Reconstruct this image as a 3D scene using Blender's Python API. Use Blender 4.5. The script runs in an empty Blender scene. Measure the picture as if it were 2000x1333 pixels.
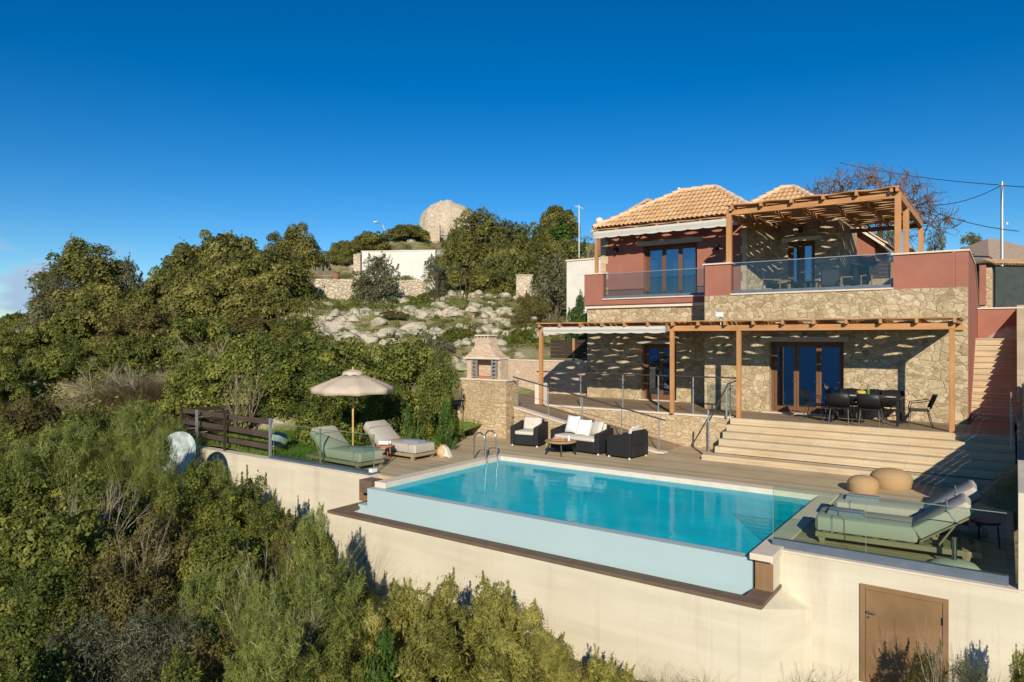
import bpy, math, random
import numpy as np
from mathutils import Vector, Matrix
random.seed(7)
R = math.radians
SC = bpy.context.scene
COL = SC.collection

# ------------------------------------------------------------------ camera
EYE = 3.35                      # metres above the pool deck
YAW = R(35.6)
cam_d = bpy.data.cameras.new('camera'); cam = bpy.data.objects.new('camera', cam_d); COL.objects.link(cam)
cam.location = (0, 0, EYE); cam.rotation_euler = (R(90), 0, YAW)
cam_d.sensor_width = 36; cam_d.lens = 1350 / 2000 * 36; cam_d.shift_y = -0.00275
cam_d.clip_start = .1; cam_d.clip_end = 60000
SC.camera = cam
# ------------------------------------------------------------------ sky, sun, exposure
SUN = Vector((1.35, -2.1, 1.1)).normalized()
SUN_EL = math.asin(SUN.z); SUN_AZ = math.atan2(SUN.x, SUN.y)
w = bpy.data.worlds.new('World'); SC.world = w; w.use_nodes = True
nt = w.node_tree; nt.nodes.clear()
def wn(t, **k):
    n = nt.nodes.new(t)
    for a, b in k.items(): setattr(n, a, b)
    return n
sky = wn('ShaderNodeTexSky', sky_type='NISHITA', sun_disc=False, sun_elevation=SUN_EL, sun_rotation=SUN_AZ,
         altitude=600, air_density=1.0, dust_density=.0, ozone_density=4.0)
hs = wn('ShaderNodeHueSaturation'); hs.inputs['Saturation'].default_value = 1.27; hs.inputs['Value'].default_value = 1.0
gm = wn('ShaderNodeGamma'); gm.inputs['Gamma'].default_value = 1.2
bg = wn('ShaderNodeBackground'); bg.inputs['Strength'].default_value = .067
out = wn('ShaderNodeOutputWorld')
# a low bank of cloud far out, where the sky meets the sea
tc = wn('ShaderNodeTexCoord'); sep = wn('ShaderNodeSeparateXYZ')
mp = wn('ShaderNodeMapping'); mp.inputs['Scale'].default_value = (5, 5, 16)
cn = wn('ShaderNodeTexNoise'); cn.inputs['Scale'].default_value = 1.6; cn.inputs['Detail'].default_value = 7
cr = wn('ShaderNodeValToRGB'); cr.color_ramp.elements[0].position = .43; cr.color_ramp.elements[1].position = .56
band = wn('ShaderNodeMapRange'); band.inputs['From Min'].default_value = .135; band.inputs['From Max'].default_value = .105
azi = wn('ShaderNodeVectorMath', operation='DOT_PRODUCT')
azi.inputs[1].default_value = (-math.sin(YAW + R(36)), math.cos(YAW + R(36)), 0)
azr = wn('ShaderNodeMapRange'); azr.inputs['From Min'].default_value = .985; azr.inputs['From Max'].default_value = .992
m1 = wn('ShaderNodeMath', operation='MULTIPLY'); m2 = wn('ShaderNodeMath', operation='MULTIPLY')
cmix = wn('ShaderNodeMixRGB'); cmix.inputs['Color2'].default_value = (5.4, 7.7, 10.2, 1)
L = nt.links.new
L(tc.outputs['Generated'], mp.inputs['Vector']); L(mp.outputs[0], cn.inputs['Vector']); L(cn.outputs['Fac'], cr.inputs['Fac'])
L(tc.outputs['Generated'], sep.inputs[0]); L(sep.outputs['Z'], band.inputs['Value'])
L(tc.outputs['Generated'], azi.inputs[0]); L(azi.outputs['Value'], azr.inputs['Value'])
L(cr.outputs['Color'], m1.inputs[0]); L(band.outputs[0], m1.inputs[1]); L(m1.outputs[0], m2.inputs[0]); L(azr.outputs[0], m2.inputs[1])
L(sky.outputs[0], gm.inputs['Color']); L(gm.outputs[0], hs.inputs['Color']); L(hs.outputs[0], cmix.inputs['Color1']); L(m2.outputs[0], cmix.inputs['Fac'])
L(cmix.outputs[0], bg.inputs['Color']); L(bg.outputs[0], out.inputs['Surface'])
sd = bpy.data.lights.new('sun', 'SUN'); sd.energy = 5.0; sd.angle = R(.5); sd.color = (1, .9, .74)
so = bpy.data.objects.new('sun', sd); COL.objects.link(so); so.rotation_euler = SUN.to_track_quat('Z', 'Y').to_euler()
so.location = (20, -30, 40)
SC.view_settings.view_transform = 'Standard'; SC.view_settings.look = 'None'
SC.view_settings.exposure = 0.12; SC.view_settings.gamma = 1
SC.render.engine = 'CYCLES'
SC.cycles.max_bounces = 6; SC.cycles.transparent_max_bounces = 16; SC.cycles.caustics_reflective = False; SC.cycles.caustics_refractive = False

# ------------------------------------------------------------------ helpers
def wloc(o):
    v = Vector((0, 0, 0))
    while o is not None:
        v += o.location; o = o.parent
    return v
def tag(o, label=None, cat=None, group=None, kind=None):
    if label: o['label'] = label
    if cat: o['category'] = cat
    if group: o['group'] = group
    if kind: o['kind'] = kind
    return o
def thing(name, label, cat, loc=(0, 0, 0), rz=0, group=None):
    o = bpy.data.objects.new(name, None); COL.objects.link(o); o.empty_display_size = .2
    o.location = loc; o.rotation_euler = (0, 0, rz)
    return tag(o, label, cat, group)
def dup(root, loc=None, rz=None, label=None, group=None):
    def rec(o, p):
        c = o.copy(); COL.objects.link(c); c.parent = p
        for ch in o.children: rec(ch, c)
        return c
    r = rec(root, None)
    if loc is not None: r.location = loc
    if rz is not None: r.rotation_euler = (0, 0, rz)
    if label: r['label'] = label
    if group: r['group'] = group
    return r
def mesh_obj(name, V, Fc, mat, parent=None, smooth=False, kind=None, tint=None, recentre=True):
    """V in world coordinates (or in the parent's, while the parent stands at the origin)"""
    V = np.asarray(V, dtype=np.float32).reshape(-1, 3)
    if parent is not None:
        off = np.array(wloc(parent), dtype=np.float32)
    elif recentre:
        lo, hi = V.min(0), V.max(0); off = np.array([(lo[0] + hi[0]) / 2, (lo[1] + hi[1]) / 2, lo[2]], dtype=np.float32)
    else:
        off = np.zeros(3, dtype=np.float32)
    me = bpy.data.meshes.new(name)
    if isinstance(Fc, np.ndarray):
        n, k = Fc.shape
        me.vertices.add(len(V)); me.vertices.foreach_set('co', (V - off).ravel())
        me.loops.add(n * k); me.loops.foreach_set('vertex_index', Fc.astype(np.int32).ravel())
        me.polygons.add(n); me.polygons.foreach_set('loop_start', np.arange(0, n * k, k, dtype=np.int32))
        me.update(calc_edges=True)
    else:
        me.from_pydata((V - off).tolist(), [], Fc); me.update()
    if tint is not None:
        a = me.attributes.new('tint', 'FLOAT', 'FACE'); a.data.foreach_set('value', np.asarray(tint, dtype=np.float32))
    if smooth: me.polygons.foreach_set('use_smooth', np.ones(len(me.polygons), dtype=bool))
    if mat: me.materials.append(mat)
    o = bpy.data.objects.new(name, me); COL.objects.link(o)
    if parent is not None: o.parent = parent
    else: o.location = off.tolist()
    if kind: o['kind'] = kind
    return o
class MB:
    def __init__(s): s.v = []; s.f = []
    def add(s, vs, fs):
        b = len(s.v); s.v += [tuple(v) for v in vs]; s.f += [tuple(i + b for i in f) for f in fs]; return s
    def hexa(s, p):          # 8 points: bottom ring 0-3 (ccw from above), top ring 4-7
        return s.add(p, [(3, 2, 1, 0), (4, 5, 6, 7), (0, 1, 5, 4), (1, 2, 6, 5), (2, 3, 7, 6), (3, 0, 4, 7)])
    def box(s, x0, x1, y0, y1, z0, z1):
        x0, x1 = sorted((x0, x1)); y0, y1 = sorted((y0, y1)); z0, z1 = sorted((z0, z1))
        return s.hexa([(x0, y0, z0), (x1, y0, z0), (x1, y1, z0), (x0, y1, z0), (x0, y0, z1), (x1, y0, z1), (x1, y1, z1), (x0, y1, z1)])
    def rbox(s, x0, x1, y0, y1, z0, z1, r=.03):   # a box with soft (chamfered) edges
        x0, x1 = sorted((x0, x1)); y0, y1 = sorted((y0, y1)); z0, z1 = sorted((z0, z1))
        def ring(i, z): return [(x0 + i, y0 + r, z), (x0 + r, y0 + i, z), (x1 - r, y0 + i, z), (x1 - i, y0 + r, z), (x1 - i, y1 - r, z), (x1 - r, y1 - i, z), (x0 + r, y1 - i, z), (x0 + i, y1 - r, z)]
        V = []
        for i, z in ((r * .9, z0), (r * .25, z0 + r * .3), (0, z0 + r), (0, z1 - r), (r * .25, z1 - r * .3), (r * .9, z1)): V += ring(i, z)
        Fs = [tuple(range(7, -1, -1)), tuple(range(40, 48))]
        for k in range(5):
            for i in range(8): j = (i + 1) % 8; Fs.append((k * 8 + i, k * 8 + j, k * 8 + 8 + j, k * 8 + 8 + i))
        return s.add(V, Fs)
    def prism(s, poly, axis, a, b):   # poly in the two other axes, extruded along axis from a to b
        n = len(poly)
        def P(q, t): return {'x': (t, q[0], q[1]), 'y': (q[0], t, q[1]), 'z': (q[0], q[1], t)}[axis]
        V = [P(q, a) for q in poly] + [P(q, b) for q in poly]
        Fs = [tuple(range(n - 1, -1, -1)), tuple(range(n, 2 * n))] + [(i, (i + 1) % n, n + (i + 1) % n, n + i) for i in range(n)]
        return s.add(V, Fs)
    def tube(s, pts, r, n=8, cap=True):
        pts = [Vector(p) for p in pts]; m = len(pts)
        rr = r if isinstance(r, (list, tuple)) else [r] * m
        V = []; up = Vector((0, 0, 1)); prev = None
        for i, p in enumerate(pts):
            t = (pts[min(i + 1, m - 1)] - pts[max(i - 1, 0)])
            t = t.normalized() if t.length > 1e-9 else Vector((0, 0, 1))
            if prev is None: a = t.cross(up if abs(t.z) < .95 else Vector((1, 0, 0))).normalized()
            else:
                a = prev - t * prev.dot(t); a = a.normalized() if a.length > 1e-6 else t.orthogonal().normalized()
            prev = a; b = t.cross(a)
            for k in range(n):
                an = 2 * math.pi * k / n; V.append(tuple(p + (a * math.cos(an) + b * math.sin(an)) * rr[i]))
        Fs = [(i * n + k, i * n + (k + 1) % n, (i + 1) * n + (k + 1) % n, (i + 1) * n + k) for i in range(m - 1) for k in range(n)]
        if cap: Fs += [tuple(range(n - 1, -1, -1)), tuple(range((m - 1) * n, m * n))]
        return s.add(V, Fs)
    def lathe(s, prof, c=(0, 0, 0), n=20, jit=None):
        V = []; m = len(prof)
        for i, (r, z) in enumerate(prof):
            for k in range(n):
                an = 2 * math.pi * k / n; q = jit(i, k) if jit else (1, 0)
                V.append((c[0] + r * q[0] * math.cos(an), c[1] + r * q[0] * math.sin(an), c[2] + z + q[1]))
        Fs = [(i * n + k, i * n + (k + 1) % n, (i + 1) * n + (k + 1) % n, (i + 1) * n + k) for i in range(m - 1) for k in range(n)]
        if prof[0][0] > 1e-4: Fs.append(tuple(range(n - 1, -1, -1)))
        if prof[-1][0] > 1e-4: Fs.append(tuple(range((m - 1) * n, m * n)))
        return s.add(V, Fs)
    def xf(s, M):
        s.v = [tuple(M @ Vector(v)) for v in s.v]; return s
    def build(s, name, mat, parent=None, smooth=False, bevel=0, kind=None):
        o = mesh_obj(name, s.v, s.f, mat, parent, smooth, kind)
        if bevel:
            m = o.modifiers.new('bevel', 'BEVEL'); m.width = bevel; m.segments = 2; m.limit_method = 'ANGLE'
        if smooth:
            o.data.set_sharp_from_angle(angle=R(40))
        return o
def at(px, d):            # the point d metres deep along the view, px pixels across the 2000-pixel photo
    u = (px - 1000) / 1350 * d; c, s = math.cos(YAW), math.sin(YAW)
    return c * u - s * d, s * u + c * d
def zat(py, d): return EYE + (661 - py) / 1350 * d

# ------------------------------------------------------------------ materials
class MatB:
    def __init__(s, name):
        s.m = bpy.data.materials.new(name); s.m.use_nodes = True; s.t = s.m.node_tree; s.t.nodes.clear()
        s.out = s.n('ShaderNodeOutputMaterial'); s._c = None
    def n(s, typ, **k):
        x = s.t.nodes.new(typ)
        for a, b in k.items():
            if a.startswith('i_'): x.inputs[a[2:]].default_value = b
            else: setattr(x, a, b)
        return x
    def l(s, a, b): s.t.links.new(a, b)
    def co(s, scale=(1, 1, 1), kind='Object'):
        t = s.n('ShaderNodeTexCoord'); m = s.n('ShaderNodeMapping'); m.inputs['Scale'].default_value = scale
        s.l(t.outputs[kind], m.inputs['Vector']); return m.outputs[0]
    def noise(s, vec, scale, detail=5, rough=.55):
        x = s.n('ShaderNodeTexNoise'); x.inputs['Scale'].default_value = scale; x.inputs['Detail'].default_value = detail; x.inputs['Roughness'].default_value = rough
        s.l(vec, x.inputs['Vector']); return x.outputs['Fac']
    def ramp(s, fac, stops):
        x = s.n('ShaderNodeValToRGB'); e = x.color_ramp.elements
        while len(e) < len(stops): e.new(.5)
        for i, (p, c) in enumerate(stops):
            e[i].position = p; e[i].color = (*c, 1) if len(c) == 3 else c
        s.l(fac, x.inputs['Fac']); return x.outputs['Color']
    def mix(s, fac, a, b, mode='MIX'):
        x = s.n('ShaderNodeMixRGB', blend_type=mode)
        for v, i in ((fac, 'Fac'), (a, 'Color1'), (b, 'Color2')):
            if hasattr(v, 'default_value') or hasattr(v, 'is_linked'): s.l(v, x.inputs[i])
            else: x.inputs[i].default_value = v if i == 'Fac' else (*v, 1)
        return x.outputs['Color']
    def math(s, op, a, b=0.):
        x = s.n('ShaderNodeMath', operation=op)
        for i, v in ((0, a), (1, b)):
            if hasattr(v, 'is_linked'): s.l(v, x.inputs[i])
            else: x.inputs[i].default_value = v
        return x.outputs[0]
    def bump(s, h, strength=.4, dist=.02):
        x = s.n('ShaderNodeBump'); x.inputs['Strength'].default_value = strength; x.inputs['Distance'].default_value = dist
        s.l(h, x.inputs['Height']); return x.outputs[0]
    def pbr(s, col, rough=.7, bump=None, metal=0, spec=.3, ior=1.45):
        p = s.n('ShaderNodeBsdfPrincipled')
        for v, i in ((col, 'Base Color'), (rough, 'Roughness')):
            if hasattr(v, 'is_linked'): s.l(v, p.inputs[i])
            else: p.inputs[i].default_value = (*v, 1) if i == 'Base Color' else v
        p.inputs['Metallic'].default_value = metal; p.inputs['Specular IOR Level'].default_value = spec; p.inputs['IOR'].default_value = ior
        if bump is not None: s.l(bump, p.inputs['Normal'])
        s.l(p.outputs[0], s.out.inputs['Surface']); return p
def mul(c, k): return tuple(x * k for x in c)
def simple(name, col, rough=.7, var=.15, scale=6., bump=0., metal=0, spec=.3, stretch=(1, 1, 1), detail=5):
    b = MatB(name); v = b.co(stretch); f = b.noise(v, scale, detail)
    c = b.ramp(f, [(.3, mul(col, 1 - var)), (.7, mul(col, 1 + var))])
    b.pbr(c, rough, b.bump(b.noise(v, scale * 6), bump, .01) if bump else None, metal, spec); return b.m
def masonry(name, cols, mortar, scale=3.2, flat=(1, 1, 1.5), gap=.05, bump=.8, rnd=.95):
    b = MatB(name); v0 = b.co(flat)
    nz = b.n('ShaderNodeTexNoise'); nz.inputs['Scale'].default_value = 2.8; nz.inputs['Detail'].default_value = 5; b.l(v0, nz.inputs['Vector'])
    ds = b.n('ShaderNodeVectorMath', operation='MULTIPLY_ADD'); b.l(nz.outputs['Color'], ds.inputs[0]); ds.inputs[1].default_value = (.3, .3, .3); b.l(v0, ds.inputs[2])
    v = ds.outputs[0]
    n = len(cols); res = []
    for sc_, off in ((scale, 0), (scale * 1.75, 1)):
        e = b.n('ShaderNodeTexVoronoi', feature='DISTANCE_TO_EDGE'); e.inputs['Scale'].default_value = sc_; e.inputs['Randomness'].default_value = rnd; b.l(v, e.inputs['Vector'])
        c = b.n('ShaderNodeTexVoronoi', feature='F1'); c.inputs['Scale'].default_value = sc_; c.inputs['Randomness'].default_value = rnd; b.l(v, c.inputs['Vector'])
        sp = b.n('ShaderNodeSeparateColor'); b.l(c.outputs['Color'], sp.inputs[0])
        res.append((b.math('MULTIPLY', e.outputs['Distance'], 1. if off == 0 else 1.5), b.ramp(sp.outputs[0], [(i / (n - 1), k) for i, k in enumerate(cols)])))
    pick = b.ramp(b.noise(v0, scale * .38, 1), [(.5, (0, 0, 0)), (.52, (1, 1, 1))])
    col = b.mix(pick, res[0][1], res[1][1]); dist = b.mix(pick, res[0][0], res[1][0])
    fine = b.noise(b.co(), 14, 8, .65)
    col = b.mix(.55, col, b.ramp(fine, [(.25, (.42, .4, .37)), (.75, (1.25, 1.22, 1.15))]), 'MULTIPLY')
    blot = b.noise(b.co(), .8, 4); col = b.mix(.4, col, b.ramp(blot, [(.35, (.72, .68, .6)), (.65, (1.15, 1.1, 1.05))]), 'MULTIPLY')
    edge = b.ramp(dist, [(0, (0, 0, 0)), (gap, (1, 1, 1))])
    col = b.mix(edge, mortar, col)
    h = b.math('ADD', b.math('MULTIPLY', b.ramp(dist, [(0, (0, 0, 0)), (gap * 2.4, (1, 1, 1))]), 1.), b.math('MULTIPLY', fine, .5))
    b.pbr(col, .9, b.bump(h, bump, .035), spec=.15); return b.m
def timber(name, col, axis=0, var=.28, rough=.6):
    b = MatB(name); st = [14, 14, 14]; st[axis] = .8; v = b.co(tuple(st)); f = b.noise(v, 1.5, 6)
    big = b.noise(b.co(), 1.3, 2)
    c = b.mix(.5, b.ramp(f, [(.3, mul(col, 1 - var)), (.7, mul(col, 1 + var))]), b.ramp(big, [(.3, mul(col, .75)), (.7, mul(col, 1.2))]))
    b.pbr(c, rough, b.bump(f, .3, .004), spec=.3); return b.m
def glass(name, tint, refl=.0, rough=.0, gcol=(.95, .97, 1)):
    b = MatB(name); tr = b.n('ShaderNodeBsdfTransparent'); tr.inputs[0].default_value = (*tint, 1)
    gl = b.n('ShaderNodeBsdfGlossy'); gl.inputs['Roughness'].default_value = rough; gl.inputs['Color'].default_value = (*gcol, 1)
    lw_ = b.n('ShaderNodeLayerWeight'); lw_.inputs['Blend'].default_value = .5
    fac = b.math('ADD', b.math('MULTIPLY', b.math('POWER', lw_.outputs['Facing'], 4.), .55), refl + .02)
    mx = b.n('ShaderNodeMixShader'); b.l(fac, mx.inputs[0]); b.l(tr.outputs[0], mx.inputs[1]); b.l(gl.outputs[0], mx.inputs[2])
    b.l(mx.outputs[0], b.out.inputs['Surface']); return b.m
def leaf(name, c0, c1, c2, trans=.42, rough=.55):
    b = MatB(name); a = b.n('ShaderNodeAttribute', attribute_name='tint'); oi = b.n('ShaderNodeObjectInfo')
    f = b.math('ADD', a.outputs['Fac'], b.math('MULTIPLY', b.math('SUBTRACT', oi.outputs['Random'], .5), .25))
    col = b.ramp(f, [(.05, c0), (.5, c1), (.95, c2)])
    p = b.n('ShaderNodeBsdfPrincipled'); b.l(col, p.inputs['Base Color']); p.inputs['Roughness'].default_value = rough; p.inputs['Specular IOR Level'].default_value = .25
    t = b.n('ShaderNodeBsdfTranslucent'); b.l(b.mix(1., col, (1.3, 1.25, .7), 'MULTIPLY'), t.inputs['Color'])
    mx = b.n('ShaderNodeMixShader'); mx.inputs[0].default_value = trans; b.l(p.outputs[0], mx.inputs[1]); b.l(t.outputs[0], mx.inputs[2])
    b.l(mx.outputs[0], b.out.inputs['Surface']); return b.m

STONE = masonry('field_stone', [(.36, .28, .17), (.5, .41, .265), (.6, .5, .345), (.43, .34, .21), (.64, .55, .41)], (.36, .285, .18), 3.7, (1, 1, 1.4), .04, .6)
COURSED = masonry('coursed_stone', [(.48, .36, .22), (.6, .49, .32), (.55, .41, .26), (.66, .55, .38)], (.36, .26, .15), 3.6, (1, 1, 3.0), .05, .6, .65)
ROSE = masonry('rose_stone', [(.56, .41, .3), (.64, .49, .37), (.6, .47, .35), (.68, .56, .44)], (.52, .4, .29), 3.4, (1, 1, 2.2), .035, .5, .8)
DRYSTONE = masonry('dry_stone', [(.5, .44, .33), (.62, .55, .43), (.7, .63, .52), (.55, .47, .34)], (.16, .13, .09), 2.4, (1, 1, 1.5), .09, 1.)
RUIN = masonry('ruin_stone', [(.6, .51, .39), (.68, .59, .46), (.74, .65, .52)], (.5, .42, .32), 3.4, (1, 1, 1.4), .05, 1.)
PINK = simple('rose_plaster', (.34, .142, .1), .85, .08, 1.5, .12, spec=.15)
CREAM_BAND = simple('cream_plaster', (.68, .62, .52), .8, .06, 3, .05, spec=.15)
def wall_cream():
    b = MatB('cream_render'); v = b.co((1, 1, .12)); st = b.noise(v, 1.6, 8, .7); bl = b.noise(b.co(), .55, 5)
    c = b.ramp(bl, [(.3, (.58, .525, .405)), (.7, (.65, .605, .48))])
    c = b.mix(b.ramp(st, [(.54, (0, 0, 0)), (.72, (.6, .6, .6))]), c, (.5, .43, .34))
    s2 = b.noise(b.co((3.2, 3.2, .09)), 1.7, 6, .7); c = b.mix(b.ramp(s2, [(.58, (0, 0, 0)), (.76, (.45, .45, .45))]), c, (.42, .37, .3))
    lf = b.noise(b.co((.25, 1, 3.2)), 1.3, 5); c = b.mix(.5, c, b.ramp(lf, [(.35, (.86, .84, .8)), (.62, (1.08, 1.07, 1.06))]), 'MULTIPLY')
    sp = b.noise(b.co(), 6, 10, .75); c = b.mix(b.ramp(sp, [(.63, (0, 0, 0)), (.72, (.55, .55, .55))]), c, (.4, .33, .24))
    b.pbr(c, .9, b.bump(b.noise(b.co(), 25, 8), .25, .01), spec=.12); return b.m
CREAM = wall_cream()
def travertine():
    b = MatB('travertine'); v = b.co((.6, 1, 6)); f = b.noise(v, 3, 7); bl = b.noise(b.co((.6, 1, 1)), 1.1, 3)
    br = b.n('ShaderNodeTexBrick'); br.inputs['Scale'].default_value = 1; br.inputs['Mortar Size'].default_value = .004; br.inputs['Brick Width'].default_value = .9; br.inputs['Row Height'].default_value = .165
    br.inputs['Color1'].default_value = (.95, .95, .95, 1); br.inputs['Color2'].default_value = (1.08, 1.03, .95, 1); br.inputs['Mortar'].default_value = (.6, .55, .5, 1)
    t = b.n('ShaderNodeTexCoord'); sx = b.n('ShaderNodeSeparateXYZ'); cx = b.n('ShaderNodeCombineXYZ'); b.l(t.outputs['Object'], sx.inputs[0]); b.l(sx.outputs[0], cx.inputs[0]); b.l(sx.outputs[2], cx.inputs[1]); b.l(cx.outputs[0], br.inputs['Vector'])
    c = b.mix(.5, b.ramp(f, [(.3, (.45, .35, .22)), (.7, (.6, .5, .35))]), b.ramp(bl, [(.35, (.47, .36, .22)), (.65, (.61, .51, .36))]))
    c = b.mix(.8, c, br.outputs['Color'], 'MULTIPLY')
    b.pbr(c, .7, b.bump(f, .15, .006), spec=.25); return b.m
TRAV = travertine()
def decking(name, col, pitch=.14):
    b = MatB(name); t = b.n('ShaderNodeTexCoord'); sx = b.n('ShaderNodeSeparateXYZ'); b.l(t.outputs['Object'], sx.inputs[0])
    y = b.math('DIVIDE', sx.outputs[1], pitch); fr = b.math('FRACT', y); fl = b.math('FLOOR', y)
    wn_ = b.n('ShaderNodeTexWhiteNoise', noise_dimensions='1D'); b.l(fl, wn_.inputs['W'])
    seam = b.ramp(b.math('ABSOLUTE', b.math('SUBTRACT', fr, .5)), [(.455, (1, 1, 1)), (.48, (.25, .22, .2))])
    g = b.noise(b.co((.8, 16, 1)), 2, 6); bl = b.noise(b.co(), .7, 3)
    c = b.mix(.5, b.ramp(g, [(.3, mul(col, .75)), (.7, mul(col, 1.25))]), b.ramp(wn_.outputs['Value'], [(0, mul(col, .7)), (1, mul(col, 1.3))]))
    c = b.mix(.5, c, b.ramp(bl, [(.3, (.75, .72, .7)), (.7, (1.2, 1.2, 1.2))]), 'MULTIPLY')
    c = b.mix(1., c, seam, 'MULTIPLY'); b.pbr(c, .65, b.bump(seam, .4, .006), spec=.3); return b.m
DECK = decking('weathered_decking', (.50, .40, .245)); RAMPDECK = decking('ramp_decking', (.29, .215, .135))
PINE = [timber('stained_pine_%s' % a, (.47, .235, .095), i) for i, a in enumerate('xyz')]
BOARD = timber('rough_board', (.42, .235, .11), 0, .35)
DARKWOOD = timber('dark_slat', (.055, .036, .026), 0); DARKWOODY = timber('dark_slat_along', (.055, .036, .026), 1)
GREYPOST = simple('galvanised_steel', (.42, .44, .45), .45, .1, 8, metal=.6)
STEEL = simple('brushed_steel', (.36, .38, .39), .3, .08, 8, metal=.95)
DARKRAIL = simple('dark_rail_steel', (.1, .095, .09), .4, .1, 8, metal=.5)
CHANNEL = simple('blue_grey_channel', (.13, .165, .21), .5, .1, 5, metal=.3)
DOORFRAME = timber('door_timber', (.17, .08, .038), 2)
AWNING = simple('awning_canvas', (.55, .53, .47), .85, .05, 4, .05)
LINTEL = simple('lintel_box', (.42, .39, .33), .7, .07, 4)
PANE = glass('reflective_pane', (.5, .54, .58), .28, gcol=(.5, .68, .92))
RAILGLASS = glass('green_tinted_glass', (.84, .91, .855), .0)
GLASSEDGE = simple('pale_glass_edge', (.17, .25, .21), .3, .05, 4)
CLEARGLASS = glass('smoked_balcony_glass', (.80, .84, .86), .02)
CURTAIN = simple('curtain_cloth', (.6, .58, .45), .9, .1, 3, stretch=(12, 1, .4))
DARKROOM = simple('painted_room_dark', (.08, .07, .06), .9)  # dimness of an unlit interior, put into the base colour
WHITEWASH = simple('whitewashed_wall', (.68, .64, .57), .9, .1, 1.2, .2)
def tiles():
    b = MatB('clay_tile'); v = b.n('ShaderNodeTexVoronoi'); v.inputs['Scale'].default_value = 3.1; b.l(b.co(), v.inputs['Vector'])
    sp = b.n('ShaderNodeSeparateColor'); b.l(v.outputs['Color'], sp.inputs[0])
    c = b.ramp(sp.outputs[0], [(0, (.58, .345, .17)), (.4, (.62, .385, .195)), (.7, (.65, .42, .225)), (1, (.68, .465, .275))])
    c = b.mix(.4, c, b.ramp(b.noise(b.co(), 9, 6), [(.3, (.82, .8, .77)), (.7, (1.12, 1.12, 1.1))]), 'MULTIPLY')
    b.pbr(c, .85, spec=.15); return b.m
TILE = tiles(); RIDGE = simple('ridge_tile', (.64, .46, .31), .9, .15, 7)
COPING = simple('coping_stone', (.66, .57, .46), .75, .07, 4, .08)
POOLTILE = simple('pool_tile', (.36, .6, .63), .4, .06, 8)
PALEBLUE = simple('pale_blue_render', (.39, .51, .525), .45, .025, .8, spec=.4)
LIP = simple('brown_lip_tile', (.155, .105, .07), .6, .18, 3.5, .1)
JAMB = timber('brown_jamb_panel', (.25, .15, .075), 2, .2)
def water():
    b = MatB('pool_water'); d = b.n('ShaderNodeBsdfDiffuse'); vv = b.co(); f = b.noise(b.co((.5, 1.6, 1)), 1.2, 4)
    b.l(b.ramp(f, [(.35, (.0, .52, .66)), (.65, (.0, .62, .76))]), d.inputs['Color'])
    t = b.n('ShaderNodeBsdfTransparent'); t.inputs[0].default_value = (.5, .95, .97, 1)
    m0 = b.n('ShaderNodeMixShader'); m0.inputs[0].default_value = .86; b.l(t.outputs[0], m0.inputs[1]); b.l(d.outputs[0], m0.inputs[2])
    g = b.n('ShaderNodeBsdfGlossy'); g.inputs['Roughness'].default_value = .015
    h = b.math('ADD', b.noise(b.co((1, 2, 1)), 2.5, 3), b.math('MULTIPLY', b.noise(vv, 9, 2), .25))
    bm = b.bump(h, .35, .012); b.l(bm, g.inputs['Normal'])
    fr = b.n('ShaderNodeFresnel'); fr.inputs['IOR'].default_value = 1.33; b.l(bm, fr.inputs['Normal'])
    m = b.n('ShaderNodeMixShader'); b.l(b.math('MULTIPLY', fr.outputs[0], .72), m.inputs[0]); b.l(m0.outputs[0], m.inputs[1]); b.l(g.outputs[0], m.inputs[2])
    b.l(m.outputs[0], b.out.inputs['Surface']); return b.m
WATER = water()
def sea():
    b = MatB('sea_water'); c = b.ramp(b.noise(b.co(), .004, 6), [(.3, (.003, .035, .09)), (.7, (.005, .05, .12))])
    b.pbr(c, .4, b.bump(b.noise(b.co(), .2, 6), .5, .4), spec=.12); return b.m
SEA = sea()
def soil():
    b = MatB('hillside_soil'); v = b.co(); n1 = b.noise(v, .22, 6, .6); n2 = b.noise(v, 1.1, 6, .65); n3 = b.noise(v, 7, 6, .7)
    green = b.ramp(n3, [(.25, (.08, .095, .03)), (.75, (.19, .2, .075))]); dry = b.ramp(n3, [(.25, (.17, .14, .075)), (.75, (.38, .32, .19))])
    c = b.mix(b.ramp(n2, [(.4, (0, 0, 0)), (.6, (1, 1, 1))]), green, dry)
    rock = b.ramp(n3, [(.3, (.32, .28, .22)), (.7, (.6, .55, .46))])
    c = b.mix(b.ramp(n1, [(.56, (0, 0, 0)), (.62, (1, 1, 1))]), c, rock)
    b.pbr(c, .95, b.bump(b.math('ADD', n2, b.math('MULTIPLY', n3, .4)), .8, .12), spec=.1); return b.m
SOIL = soil()
LAWN = simple('lawn', (.16, .22, .045), .9, .35, 5, .3)
ROCK = MatB('limestone'); _v = ROCK.co(); _n = ROCK.noise(_v, 2.2, 9, .7)
ROCK.pbr(ROCK.mix(ROCK.ramp(ROCK.noise(_v, 1.2, 5), [(.5, (0, 0, 0)), (.66, (.7, .7, .7))]), ROCK.ramp(_n, [(.3, (.24, .21, .15)), (.55, (.5, .45, .345))]), (.2, .2, .12)), .95, ROCK.bump(_n, 1., .1), spec=.1); ROCK = ROCK.m
FABRIC = simple('taupe_cushion', (.44, .40, .34), .95, .05, 20, .1); LGREEN = FABRIC
TOWEL = simple('grey_towel', (.26, .29, .33), .95, .08, 20, .2)
FRAMEWOOD = timber('teak_frame', (.30, .235, .15), 0, .15)
RATTAN = simple('black_rattan', (.02, .021, .024), .55, .3, 60, .5, stretch=(1, 1, 3))
WHITECUSH = simple('white_cushion', (.78, .77, .76), .9, .04, 5, .05); BEIGECUSH = simple('beige_cushion', (.58, .53, .46), .95, .06, 9, .08)
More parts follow.
